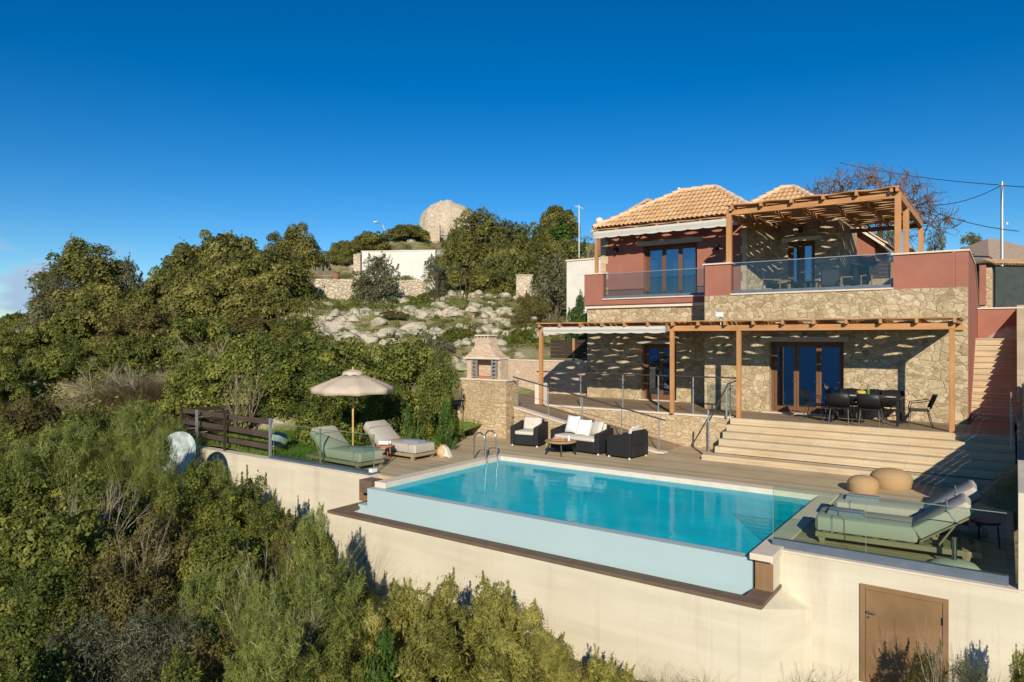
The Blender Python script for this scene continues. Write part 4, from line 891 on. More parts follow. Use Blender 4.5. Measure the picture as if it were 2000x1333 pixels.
spots = [(-4.5, 21.35, 90, 'black dining chair at the left end of the table before the glass door'), (-3.72, 20.72, 180, 'black dining chair on the pool side of the table, left of two'), (-2.98, 20.74, 180, 'black dining chair on the pool side of the table, right of two'),
         (-1.9, 21.3, -80, 'black dining chair pulled out at the right end of the table'), (-3.75, 22.08, 0, 'black dining chair between the table and the glass door'), (-3.15, 22.1, 0, 'black dining chair between the table and the stone wall, middle of the back row'), (-2.62, 22.08, 5, 'black dining chair between the table and the stone wall, right of the back row')]
for i, (x, y, a, lab) in enumerate(spots):
    c = ch if i == 0 else dup(ch); place(c, x, y, TZ, R(a)); c['label'] = lab
t = thing('dining_table', 'rectangular black dining table on the stone terrace', 'table')
MB().box(-.9, .9, -.45, .45, .70, .75).build('table_top', BLACKMETAL, t, bevel=.008)
for x in (-.86, .8):
    for y in (-.42, .36): MB().box(x, x + .06, y, y + .06, 0, .70).build('leg', BLACKMETAL, t)
place(t, -3.2, 21.35, TZ)
tz = TZ + .75
for i, (x, y, lab) in enumerate([(-3.85, 21.1, 'white plate nearest the left end of the dining table'), (-3.5, 21.05, 'white plate second from the left on the near side of the dining table'), (-2.95, 21.05, 'white plate third from the left on the near side of the dining table'), (-2.55, 21.1, 'white plate nearest the right end of the dining table')]):
    t = thing('dinner_plate', lab, 'plate', (x, y, tz), group='plates on the dining table'); MB().lathe([(.06, 0), (.13, .018), (.125, .022), (.001, .01)], (x, y, tz), 18).build('plate', PLATE, t, smooth=True)
for i, (x, y, lab) in enumerate([(-3.95, 21.35, 'stemmed wine glass near the left end of the dining table'), (-3.65, 21.4, 'stemmed wine glass beside the fruit bowl'), (-3.0, 21.45, 'stemmed wine glass in the middle of the table behind the bottle'), (-2.6, 21.4, 'stemmed wine glass near the right end of the dining table')]):
    t = thing('wine_glass', lab, 'glass', (x, y, tz), group='wine glasses on the dining table'); MB().lathe([(.035, 0), (.006, .01), (.006, .09), (.04, .13), (.042, .2)], (x, y, tz), 12).build('glass', CLEARGLASS, t, smooth=True)
t = thing('fruit_bowl', 'bowl of yellow fruit on the dining table', 'bowl', (-3.3, 21.3, tz)); MB().lathe([(.06, 0), (.15, .07), (.145, .075), (.05, .02)], (-3.3, 21.3, tz), 16).build('bowl', TABLEWOOD, t, smooth=True)
for k in range(6): a = k * 1.05; MB().lathe([(.001, -.05), (.042, -.025), (.05, 0), (.042, .025), (.001, .05)], (-3.3 + .07 * math.cos(a), 21.3 + .07 * math.sin(a), tz + .1), 10).build('fruit', FRUIT, t, smooth=True)
t = thing('wine_bottle', 'dark green wine bottle on the dining table', 'bottle', (-3.15, 21.5, tz)); MB().lathe([(.038, 0), (.038, .19), (.015, .24), (.015, .31)], (-3.15, 21.5, tz), 12).build('bottle', BOTTLE, t, smooth=True)
# roof terrace furniture seen through the smoked glass
def low_chair():
    t = thing('lounge_chair', 'x', 'chair', group='dark lounge chairs on the roof terrace')
    for s in (-1, 1): MB().tube([(s * .32, -.3, 0), (s * .32, -.3, .5), (s * .32, .32, .55), (s * .32, .34, 0)], .025, 6).build('side_frame', TABLEWOOD, t)
    MB().rbox(-.29, .29, -.3, .26, .25, .38, .03).build('seat_cushion', RATTAN, t); MB().rbox(-.29, .29, -.05, .06, 0, .5, .03).xf(Matrix.Translation((0, .28, .36)) @ Matrix.Rotation(R(-14), 4, 'X')).build('back_cushion', RATTAN, t); return t
lc = low_chair()
for i, (x, y, a, lab) in enumerate([(-6.35, 24.3, 75, 'dark lounge chair at the left end of the roof terrace beside the stone wall'), (-4.75, 24.7, 10, 'dark lounge chair in the middle of the roof terrace behind the low table'), (-3.9, 24.3, -20, 'dark lounge chair nearest the low stone wall on the roof terrace')]):
    c = lc if i == 0 else dup(lc); place(c, x, y, 4.8, R(a)); c['label'] = lab
t = thing('low_table', 'long low wooden table on the roof terrace behind the smoked glass', 'table', (-5.35, 23.9, 4.8)); MB().box(-5.85, -4.9, 23.6, 24.2, 5.14, 5.19).build('table_top', BLACKMETAL, t)
for x in (-5.83, -4.97):
    for y in (23.62, 24.13): MB().box(x, x + .05, y, y + .05, 4.8, 5.14).build('leg', TABLEWOOD, t)
# odds and ends left of the pool
t = thing('satellite_dish', 'large weathered satellite dish half sunk in broom below the fence', 'satellite dish', (-18.0, 9.75, -.9))
DM = Matrix.Translation((-18.0, 9.75, .28)) @ Matrix.Rotation(R(22), 4, 'Z') @ Matrix.Rotation(R(68), 4, 'X')
MB().lathe([(.001, -.13), (.2, -.122), (.4, -.085), (.58, -.01), (.6, 0), (.58, .005), (.4, -.07), (.2, -.105), (.001, -.113)], n=36).xf(DM).build('reflector', DISHMAT, t, smooth=True)
MB().tube([DM @ Vector((0, -.55, -.02)), DM @ Vector((0, -.2, .4))], .012, 6).build('feed_arm', GREYPOST, t); MB().tube([(-18.05, 9.9, .2), (-18.05, 10.0, -1.3)], .04, 8).build('mast', GREYPOST, t)
t = thing('white_drum', 'pale round drum lying on the lawn behind the end fence post', 'drum', (-17.85, 12.85, 0)); MB().lathe([(.001, -.16), (.22, -.16), (.24, -.1), (.24, .1), (.22, .16), (.001, .16)], n=20).xf(Matrix.Translation((-17.85, 12.85, .28)) @ Matrix.Rotation(R(75), 4, 'X')).build('body', DISHMAT, t, smooth=True)

# ------------------------------------------------------------------ up the hill
rg = random.Random(3)
wx_, wy_ = at(875, 86); z0 = zat(470, 86)
t = thing('ruined_windmill', 'round ruined stone windmill tower with a crumbled top on the crest of the hill', 'windmill', (wx_, wy_, z0 - 1))
top = [rg.uniform(-.25, .25) + .75 * math.sin(k / 40 * 2 * math.pi + 2.6) for k in range(40)]
prof_ = [(3.9, 0), (3.8, 1.4), (3.7, 2.6), (3.5, 3.6), (3.05, 4.5), (2.4, 5.1), (1.5, 5.45)]
MB().lathe(prof_, (wx_, wy_, z0 - 1.2), 40, jit=lambda i, k: (1 + .02 * math.sin(k * 2.1 + i), top[k] * (i / 6) ** 2 * .5 + rg.uniform(-.05, .05))).build('tower', RUIN, t)
t = thing('broken_wall', 'broken stone wall stepping down in front of the windmill', 'wall'); X, Y = at(850, 78)
MB().box(-.9, .55, -.4, .4, -1, 2.2).box(-1.6, -.9, -.4, .4, -1, .9).xf(Matrix.Rotation(YAW, 4, 'Z')).build('wall', RUIN, t); place(t, X, Y, zat(478, 78))
def facing(n, lab, cat, px, d, py, wd, h, th, mt, part='wall', skew=0, cap=None):
    X, Y = at(px, d); t = thing(n, lab, cat); MB().box(-wd / 2, wd / 2, 0, th, -1.5, h).build(part, mt, t, bevel=.03)
    if cap: MB().box(-wd / 2 - .05, wd / 2 + .05, -.05, th + .05, h, h + .08).build('coping', cap, t)
    return place(t, X, Y, zat(py, d), YAW + skew)
facing('whitewashed_wall', 'long whitewashed wall of a roofless hut below the windmill', 'wall', 778, 58, 546, 6.3, 2.35, .4, WHITEWASH, skew=R(-6), cap=WHITEWASH)
facing('stone_gatepost', 'ochre stone gatepost at the left end of the whitewashed wall', 'gatepost', 697, 58.5, 545, .6, 2.1, .5, RUIN)
facing('dry_stone_wall', 'pale dry stone terrace wall on the hillside left of the olive tree', 'wall', 655, 50.4, 592, 5.2, 1.75, .6, DRYSTONE, skew=R(4))
facing('dry_stone_wall', 'crumbling dry stone terrace wall below the whitewashed wall', 'wall', 790, 53.8, 590, 5.0, 1.7, .6, DRYSTONE, skew=R(-5))
facing('stone_well', 'squat ochre stone well house with a flat slab beside the big oak', 'well', 1024, 49, 576, 1.15, 1.35, .9, RUIN, part='body', cap=ROCK)
X, Y = at(885, 48.5); z = zat(556, 48.5); t = thing('tarpaulin_shelter', 'dark blue tarpaulin stretched over posts beneath the big oak', 'shelter', (X, Y, z))
MB().hexa([(X - 1.0, Y - .8, z + .95), (X + .9, Y - .1, z + 1.1), (X + .5, Y + 1, z + 1.25), (X - 1.4, Y + .5, z + 1.1), (X - 1.0, Y - .8, z + .99), (X + .9, Y - .1, z + 1.14), (X + .5, Y + 1, z + 1.29), (X - 1.4, Y + .5, z + 1.14)]).build('sheet', simple('blue_tarpaulin', (.015, .035, .07), .4, .3, 4), t)
for dx, dy in ((-.9, -.6), (.75, -.1), (.45, .85), (-1.2, .4)): MB().tube([(X + dx, Y + dy, z - .8), (X + dx, Y + dy, z + 1.05)], .035, 6).build('post', DARKWOOD, t)
t = thing('fallen_pole', 'long pale pole lying across the rocky slope', 'pole'); (xa, ya), (xb, yb) = at(618, 41), at(716, 45.5)
MB().tube([(xa, ya, zat(655, 41)), (xb, yb, zat(601, 45.5))], [.075, .06], 8).build('pole', STEELWHITE, t)
X, Y = at(656, 53); UR = .62; t = thing('terracotta_urn', 'large terracotta urn standing on the dry stone wall', 'urn', (X, Y, zat(548, 53))); MB().lathe([(.25 * UR, -.2), (.42 * UR, .25 * UR), (.46 * UR, .6 * UR), (.34 * UR, .85 * UR), (.38 * UR, .95 * UR)], (X, Y, zat(548, 53)), 16).build('body', DULLCLAY, t, smooth=True)
t = thing('reed_fence', 'rickety reed fence on the terrace left of the terracotta urn', 'fence'); X, Y = at(612, 53.5); m = MB()
for k in range(46): x = -1.6 + k * .07; m.box(x, x + .035, 0, .03, -.3, .75 + rg.uniform(0, .5))
m.xf(Matrix.Rotation(YAW, 4, 'Z')).build('reeds', DRYTWIG, t); MB().box(-1.65, 1.65, -.03, 0, .4, .46).xf(Matrix.Rotation(YAW, 4, 'Z')).build('rail', DRYTWIG, t); place(t, X, Y, zat(550, 53.5))
X, Y = at(737, 82); z = zat(470, 82); t = thing('street_lamp', 'thin street lamp with a curved arm on the skyline left of the windmill', 'street lamp', (X, Y, z))
MB().tube([(X + 1.2, Y, z - 1), (X + 1.2, Y, z + 1.2), (X + .9, Y, z + 1.8), (X + .2, Y, z + 2.1), (X - .3, Y, z + 2.0)], .05, 6).build('post', GREYPOST, t); MB().rbox(X - .6, X - .1, Y - .12, Y + .12, z + 2.15, z + 2.3, .05).build('lamp_head', STEELWHITE, t)
X, Y = at(1131, 46); z = zat(445, 46); t = thing('tv_antenna', 'pale television antenna mast rising from the bushes left of the villa', 'antenna', (X, Y, z - 2)); MB().tube([(X, Y, z - 2), (X, Y, z + 1.5)], .03, 6).build('mast', STEELWHITE, t)
MB().tube([(X - .25, Y - .1, z + 1.45), (X + .25, Y + .1, z + 1.25)], .02, 5).build('boom', STEELWHITE, t)
for k in range(4): MB().tube([(X - .2 + k * .13, Y - .2, z + 1.42 - k * .05), (X - .2 + k * .13, Y + .2, z + 1.42 - k * .05)], .012, 4).build('element', STEELWHITE, t)
# right: pole, wires, neighbours
PX, PY = at(1957, 44); pz = zat(600, 44)
t = thing('utility_pole', 'slim grey utility pole in front of the neighbouring roof', 'utility pole', (PX, PY, pz)); MB().tube([(PX, PY, pz), (PX, PY, zat(355, 44))], [.11, .07], 8).build('pole', GREYPOST, t); MB().tube([(PX - .2, PY, zat(362, 44)), (PX + .3, PY, zat(362, 44))], .03, 6).build('cross_arm', GREYPOST, t); MB().lathe([(.05, 0), (.07, .1), (.02, .16)], (PX + .25, PY, zat(440, 44)), 8).build('insulator', STEELWHITE, t)
def cable(lab, a, b, sag):
    a = Vector(a); b = Vector(b); pts = [a.lerp(b, i / 14) + Vector((0, 0, -sag * 4 * (i / 14) * (1 - i / 14))) for i in range(15)]
    t = MB().tube(pts, .024, 5).build('power_cable', WIRE); tag(t, lab, 'cable')
P1 = Vector((PX, PY, zat(362, 44)))
def wp(px, py, d): x, y = at(px, d); return Vector((x, y, zat(py, d)))
cable('black power cable from the bare tree to the top of the utility pole', wp(1640, 318, 58), P1, .25); cable('sagging black cable reaching the pole from behind the upper pergola', wp(1740, 385, 50), P1, .9)
cable('black power cable leaving the pole towards the right edge', P1, wp(2040, 366, 40), .05); cable('lower thin cable running down to the neighbouring roof', wp(1790, 400, 50), wp(1990, 452, 42), .3)
X, Y = at(1985, 46); z = zat(600, 46); t = thing('neighbour_house', 'neighbouring house with a grey brown hipped roof at the right edge', 'house')
MB().box(-2.2, 4.5, 0, 6, -2, 3.0).build('wall', simple('grey_umber_wall', (.16, .12, .09), .9, .12, 2), t); m = MB(); P_ = [(-2.9, -.7, 3.0), (5.2, -.7, 3.0), (5.2, 6.7, 3.0), (-2.9, 6.7, 3.0)]; Q_ = [(.9, 3, 5.0), (1.6, 3, 5.0)]
m.add(P_ + Q_ + [(p[0], p[1], 2.85) for p in P_], [(0, 1, 5, 4), (1, 2, 5), (2, 3, 4, 5), (3, 0, 4), (9, 8, 7, 6), (0, 6, 7, 1), (3, 9, 6, 0), (1, 7, 8, 2), (2, 8, 9, 3)]); m.build('roof', GREYROOF, t)
MB().box(-.8, .2, -.02, .0, .9, 2.1).build('window', DARKROOM, t); place(t, X, Y, z, YAW + R(12))
X, Y = at(1985, 40); z = zat(588, 40); t = thing('garden_shed', 'dark sheeted shed with a strip of clay tiles before the neighbouring house', 'shed')
MB().box(-1.35, 2.5, 0, 2, -1, 2.0).build('wall', TARP, t); m = MB(); roof_slope(m, (-1.55, -.25, 2.08), (2.7, -.25, 2.08), (2.7, .7, 2.45), (-1.55, .7, 2.45)); m.add([(-1.55, -.2, 2.05), (2.7, -.2, 2.05), (2.7, .7, 2.42), (-1.55, .7, 2.42)], [(0, 1, 2, 3)]); m.build('roof', TILE, t); place(t, X, Y, z, YAW + R(8))
t = thing('garden_wall', 'narrow stone wall end standing right of the sloping villa side wall', 'wall', (-.4, 33, 4)); MB().box(-.85, -.45, 31.5, 34, 3.8, 6.0).build('wall', COURSED, t); MB().box(-.84, -.63, 31.4, 31.5, 4.6, 6.1).build('pier', PINK, t)
t = thing('back_wall', 'rose plaster wall with pale coping at the top of the side stairs', 'wall', (-.3, 29.5, 3)); MB().box(-.84, .42, 29.35, 29.6, 2, 4.37).build('wall', PINK, t); MB().box(-.84, .46, 29.3, 29.65, 4.371, 4.42).build('coping', COPING, t)

# ------------------------------------------------------------------ vegetation
RNG = np.random.default_rng(11)
def leaf_cards(C, Nrm, T, ln, wd):
    B = np.cross(Nrm, T); B /= np.linalg.norm(B, axis=1, keepdims=True) + 1e-9
    ln = ln[:, None]; wd = wd[:, None]
    V = np.stack([C - T * ln * .5, C + B * wd * .5 + T * ln * .05, C + T * ln * .5, C - B * wd * .5 + T * ln * .05], 1).reshape(-1, 3)
    return V, np.arange(len(V)).reshape(-1, 4)
def unit(v): return v / (np.linalg.norm(v, axis=1, keepdims=True) + 1e-9)
def crown(seed, nblob, nleaf, ll, lw, br=.2, up=.2, flat=.0, shape='dome', spiky=0., tl=.7, tup=0., asp=1., shoots=.14):
    """leaf cards on many small clumps spread over and through a crown about 1 wide and 1 high"""
    g = np.random.default_rng(seed)
    d = unit(g.normal(size=(nblob, 3))); r = g.uniform(.25, 1, nblob) ** .45
    if shape == 'dome':
        d[:, 2] = np.abs(d[:, 2]) * 1.0 - .12; P = d * r[:, None] * np.array([.42, .42, .78]) + np.array([0, 0, .08])
    else: P = d * r[:, None] * np.array([.4, .4, .36]) + np.array([0, 0, .6])
    low = g.normal(size=(6, 3)); w_ = g.uniform(.08, .2, 6)
    for a, b in zip(low, w_): P += (unit(d) @ (a / np.linalg.norm(a)))[:, None].clip(0, 1) ** 3 * unit(d) * b * .6
    P[:, 2] = np.maximum(P[:, 2], .02)
    P[:, 2] *= asp; R_ = br * g.uniform(.5, 1.2, nblob) * min(1., asp ** .35)
    bi = g.choice(nblob, nleaf, p=R_ ** 2 / (R_ ** 2).sum())
    ns = int(nblob * shoots)
    q = unit(g.normal(size=(nleaf, 3))); q[:, 2] = np.where(q[:, 2] < -.3, -q[:, 2], q[:, 2])
    rad = R_[bi] * (1 - np.abs(g.normal(0, .16, nleaf))) * (1 + spiky * (g.random(nleaf) < .12) * g.random(nleaf))
    C = P[bi] + q * rad[:, None] * np.array([1, 1, .85])
    if ns:      # leafy shoots standing out of the crown
        far = np.argsort(-(P[:, 2] / asp + np.hypot(P[:, 0], P[:, 1])))[:max(ns, 8)]; sb = g.choice(far, ns); sdv = unit(unit(P[sb] - np.array([0, 0, .3 * asp])) + g.normal(0, .35, (ns, 3)) + np.array([0, 0, .5])); sl = g.uniform(.05, .17, ns)
        m_ = int(nleaf * min(.11, .3 * shoots)); si = g.integers(0, ns, m_); tt = g.random(m_); pos = P[sb[si]] + sdv[si] * (R_[sb[si]] * .6 + sl[si] * tt)[:, None] + g.normal(0, .012, (m_, 3)) * (1.3 - tt)[:, None]
        C[:m_] = pos; q[:m_] = unit(sdv[si] * .4 + g.normal(size=(m_, 3)))
    Nn = unit(q * 1.1 + g.normal(size=(nleaf, 3)) * .42 + np.array([0, 0, up]))
    T = unit(np.cross(Nn, g.normal(size=(nleaf, 3))) + q * flat + np.array([0, 0, tup]))
    T = unit(T - Nn * (T * Nn).sum(1, keepdims=True))
    k_ = np.clip(g.lognormal(-.05, .33, nleaf), .4, 2.2); ln = ll * k_; wd = lw * k_ * g.uniform(.75, 1.25, nleaf)
    kx = .5 / np.percentile(np.hypot(C[:, 0], C[:, 1]), 97); kz = asp / np.percentile(C[:, 2], 99.2); C = C * np.array([kx, kx, kz])
    V, F_ = leaf_cards(C, Nn, T, ln, wd)
    tint = np.clip(.5 + (g.normal(0, .3, nblob)[bi]) * tl + g.normal(0, .1, nleaf), 0, 1)
    return V, F_, tint
def strands(seed, n, h, spread, wd, curve=.25, base=.25, seg=3):
    g = np.random.default_rng(seed); a = g.uniform(0, 2 * np.pi, n); tilt = np.abs(g.normal(0, spread, n)); rb = base * np.sqrt(g.random(n)); ab = g.uniform(0, 2 * np.pi, n)
    ncl = 26; ca = g.integers(0, ncl, n); cr_ = base * np.sqrt(g.random(ncl)); cang = g.uniform(0, 2 * np.pi, ncl)
    bx = cr_[ca] * np.cos(cang[ca]) + .05 * g.normal(size=n); by = cr_[ca] * np.sin(cang[ca]) + .05 * g.normal(size=n)
    a = cang[ca] + g.normal(0, .9, n); tilt = tilt * .6 + .5 * spread * cr_[ca] / base
    H_ = h * g.uniform(.5, 1.05, n); V = []; ww = wd * g.uniform(.6, 1.3, n); sd_ = np.stack([-np.sin(a + g.uniform(-1, 1, n)), np.cos(a), 0 * a], 1); sd_ = unit(sd_)
    rows = []
    for k in range(seg + 1):
        t_ = k / seg; th = tilt + curve * t_ * t_; rr = H_ * t_ * np.sin(th); zz = H_ * t_ * np.cos(th)
        c_ = np.stack([bx + rr * np.cos(a), by + rr * np.sin(a), zz], 1); w2 = (ww * (1 - .85 * t_))[:, None] * .5
        rows.append(c_ - sd_ * w2); rows.append(c_ + sd_ * w2)
    V = np.stack(rows, 1).reshape(-1, 3); m_ = 2 * (seg + 1); b_ = np.arange(n)[:, None] * m_
    F_ = np.concatenate([b_ + np.array([[2 * k, 2 * k + 1, 2 * k + 3, 2 * k + 2]]) for k in range(seg)], 0)
    tint = np.tile(np.clip(.5 + g.normal(0, .2, ncl)[ca] + g.normal(0, .13, n), 0, 1), seg)
    return V, F_, tint
def proto(name, data, mat):
    o = mesh_obj(name, data[0], data[1], mat, None, recentre=False, tint=data[2]); me = o.data; bpy.data.objects.remove(o); return me
def twig_mesh(name, seed, mat, h=1., n0=5, depth=4, spread=.55, r0=.012, grav=.0, ratio=.68, tall=False):
    g = random.Random(seed); m = MB()
    def br(p, d, ln, r, k):
        q = [p]; dd = d.copy()
        for i in range(3):
            dd = (dd + Vector((g.uniform(-1, 1), g.uniform(-1, 1), g.uniform(-.6, 1) - grav)) * .16).normalized(); q.append(q[-1] + dd * ln / 3)
        m.tube(q, [r, r * .85, r * .75, r * .6], 4 if k < 2 else 3, cap=False)
        if k < depth:
            for i in range(g.choice((2, 3, 3) if k < 3 else (2, 3))):
                ax = Vector((g.uniform(-1, 1), g.uniform(-1, 1), g.uniform(-1, 1))).normalized(); nd = Matrix.Rotation(g.uniform(.3, 1) * spread, 3, ax) @ dd
                br(q[g.choice((1, 2, 3))], nd, ln * g.uniform(ratio - .12, ratio + .12), r * .58, k + 1)
    if tall: br(Vector((0, 0, 0)), Vector((0, 0, 1)), h * .4, r0, 0)
    else:
        for i in range(n0): a = g.uniform(0, 6.28); br(Vector((g.uniform(-.1, .1), g.uniform(-.1, .1), 0)), Vector((math.cos(a) * .6, math.sin(a) * .6, 1)).normalized(), h * .42, r0, 0)
    o = m.build(name, mat); o.location = (0, 0, 0); me = o.data
    v = np.array(m.v, dtype=np.float32); me.vertices.foreach_set('co', v.ravel()); me.update(); bpy.data.objects.remove(o); return me
def trunk_mesh(name, seed):
    g = random.Random(seed); m = MB(); m.tube([(0, 0, -.1), (.02, .01, .2), (-.01, .03, .45), (.01, 0, .62)], [.05, .04, .03, .018], 7)
    for k in range(7):
        a = k * 2.4 + g.uniform(-.4, .4); z = .18 + .05 * k; e = g.uniform(.24, .36); m.tube([(0, .01, z), (e * .5 * math.cos(a), e * .5 * math.sin(a), z + .12), (e * math.cos(a), e * math.sin(a), z + .3)], [.022, .015, .007], 5)
    o = m.build(name, BARK); o.location = (0, 0, 0); me = o.data; me.vertices.foreach_set('co', np.array(m.v, dtype=np.float32).ravel()); me.update(); bpy.data.objects.remove(o); return me
def merge(a, b): return np.concatenate([a[0], b[0]]), np.concatenate([a[1], b[1] + len(a[0])]), np.concatenate([a[2], b[2]])
K = {}
KD = {}
def kind(nm, fn, seeds, mat): KD[nm] = (fn, seeds, mat)
def get_mesh(nm, i, asp):
    if nm in K: return K[nm][i % len(K[nm])], 1.
    fn, seeds, mat = KD[nm]; bins = (.42, .62, .9, 1.3); a = min(bins, key=lambda q: abs(math.log(q / max(asp, .05)))); k = (nm, seeds[i % len(seeds)], a)
    if k not in K: K[k] = proto(nm, fn(k[1] + int(a * 1000), a), mat)
    return K[k], a
kind('lentisk', lambda s, a: crown(s, 105, 36000, .027, .0145, .145, spiky=.6, asp=a, shoots=.35), (1, 2, 3), LEAF['lentisk'])
kind('rust', lambda s, a: crown(s, 120, 28000, .024, .012, .13, spiky=.6, asp=a, shoots=.3), (4, 5), LEAF['rust'])
kind('hedge', lambda s, a: crown(s, 150, 32000, .027, .015, .13, spiky=.45, shoots=.0, asp=a), (6, 7), LEAF['hedge'])
kind('oak', lambda s, a: crown(s, 140, 26000, .028, .018, .13, spiky=.45, shoots=.0, asp=a), (9, 10), LEAF['oak'])
kind('olive', lambda s, a: crown(s, 95, 9500, .042, .016, .15, spiky=.8, asp=a), (13, 14), LEAF['olive'])
kind('ivy', lambda s, a: crown(s, 110, 13000, .04, .03, .14, spiky=.4, asp=a), (16,), LEAF['ivy'])
kind('juniper', lambda s, a: crown(s, 130, 26000, .045, .011, .13, up=-.1, flat=1.4, spiky=.9, tup=.5, asp=a), (18, 19), LEAF['juniper'])
kind('rosemary', lambda s, a: merge(strands(s, 900, .95 * a, .5, .012, .2, .42), crown(s + 50, 120, 20000, .034, .008, .14, up=0, flat=1.5, spiky=1.2, asp=a)), (21,), LEAF['rosemary'])
kind('broom', lambda s, a: merge(crown(s, 120, 32000, .062, .0048, .13, up=0, flat=1.3, spiky=1., tup=.9, asp=a, shoots=.5), strands(s, 700, 1.05 * a, .4, .006, .35, .34)), (24, 25), LEAF['broom'])
kind('stalks', lambda s, a: strands(s, 230, 1. * a, .4, .008, .45, .4), (29,), LEAF['dry'])
kind('drygrass', lambda s, a: strands(s, 3000, 1. * a, .5, .012, .5, .38), (27,), LEAF['dry'])
K['twig'] = [twig_mesh('twig', s, DRYTWIG, 1, 9, 4, .75, .011) for s in (1, 2)]
TRUNK = [trunk_mesh('trunk', s) for s in (1, 2)]
cnt = {}
def plant(name, kd, px, top, d, wpx, label, cat, sink=.25, hmin=.5, tree=False, group=None, deep=1.):
    X, Y = at(px, d); zb = gz(X, Y) - sink; h = max(hmin, zat(top, d) - zb); wd = wpx / 1350 * d
    i = cnt.get(kd, 0); cnt[kd] = i + 1; me, ab = get_mesh(kd, i, h / wd); rz = (i * 2.399) % 6.28
    sc = (wd * .92, wd * .92 * deep, h * (.97 if kd not in ('broom', 'drygrass') else 1.05) / ab)
    if tree:
        t = thing(name, label, cat, (X, Y, zb), rz, group)
        for nm, m_ in (('crown', me), ('trunk', TRUNK[i % 2])):
            o = bpy.data.objects.new(nm, m_); COL.objects.link(o); o.parent = t; o.scale = sc if nm == 'crown' else (sc[0], sc[1], h)
    else:
        o = bpy.data.objects.new(name, me); COL.objects.link(o); o.location = (X, Y, zb); o.rotation_euler = (0, 0, rz); o.scale = sc; tag(o, label, cat, group)
# --- the wooded hill at the left
T = [('oak_tree', 'oak', 175, 470, 46, 215, 'tallest olive green tree at the far left of the skyline'), ('oak_tree', 'olive', 108, 505, 45, 120, 'grey green tree at the far left edge of the wooded hill'), ('oak_tree', 'olive', 240, 505, 47, 120, 'grey green tree in the dip between the two wooded humps'),
     ('oak_tree', 'oak', 365, 480, 47, 190, 'dark oak on the left shoulder of the round wooded hump'), ('oak_tree', 'oak', 450, 460, 48, 230, 'broad dark oak crowning the round wooded hump'), ('oak_tree', 'oak', 535, 490, 46.5, 170, 'dark oak at the right shoulder of the wooded hump'),
     ('oak_tree', 'oak', 425, 530, 43, 220, 'dark oak halfway down the middle of the wooded hump'), ('oak_tree', 'oak', 525, 555, 43, 160, 'dark oak hanging over the rocky slope at the right of the hump'), ('oak_tree', 'oak', 325, 545, 43, 190, 'dark oak low on the left of the wooded hump'),
     ('holm_oak', 'oak', 1045, 440, 60, 130, 'holm oak between the dark oaks and the russet topped tree'), ('holm_oak', 'oak', 960, 530, 52, 150, 'holm oak casting shade right of the tarpaulin shelter'), ('holm_oak', 'oak', 1100, 470, 56, 120, 'holm oak behind the grey olive tree near the villa'), ('oak_tree', 'oak', 400, 500, 45.5, 180, 'dark oak filling the left of the hump below its crown'), ('oak_tree', 'oak', 490, 510, 44.5, 190, 'dark oak filling the right of the hump below its crown'), ('oak_tree', 'oak', 290, 570, 43, 160, 'olive green oak between the left trees and the hump'), ('pine_tree', 'oak', 585, 440, 64, 130, 'dark pine behind the reed fence on the skyline'), ('pine_tree', 'oak', 545, 455, 64, 90, 'smaller dark pine left of the one behind the reed fence'), ('oak_tree', 'oak', 205, 560, 42, 200, 'olive green tree below the tallest tree at the far left'), ('oak_tree', 'olive', 95, 585, 41, 130, 'grey green tree on the left slope under the skyline trees'),
     ('holm_oak', 'oak', 945, 412, 70, 150, 'tall holm oak rising beside the windmill'), ('holm_oak', 'oak', 1000, 432, 64, 150, 'dark holm oak right of the tall one by the windmill'), ('holm_oak', 'oak', 898, 448, 62, 125, 'holm oak in front of the windmill'), ('holm_oak', 'oak', 985, 490, 56, 190, 'broad low holm oak above the tarpaulin shelter'), ('holm_oak', 'oak', 1055, 470, 58, 130, 'holm oak above the stone well'),
     ('olive_tree', 'olive', 735, 497, 49.5, 110, 'small olive tree standing before the whitewashed wall'), ('olive_tree', 'olive', 852, 498, 50, 65, 'slim olive tree at the right end of the whitewashed wall'), ('olive_tree', 'olive', 1085, 500, 44, 140, 'grey olive tree on the slope just left of the villa'), ('olive_tree', 'olive', 1160, 475, 37, 70, 'olive tree against the whitewashed outbuilding'),
     ('holm_oak', 'oak', 1090, 405, 72, 95, 'russet topped tree on the skyline left of the antenna'), ('olive_tree', 'olive', 1725, 440, 37, 95, 'grey olive crown behind the upper pergola'), ('pine_tree', 'oak', 1905, 458, 56, 85, 'round dark pine between the villa and the neighbouring roof')]
for n_, k_, px, tp, d, wpx, lab in T: plant(n_, k_, px, tp, d, wpx, lab, n_.replace('_', ' '), tree=True, deep=.9)
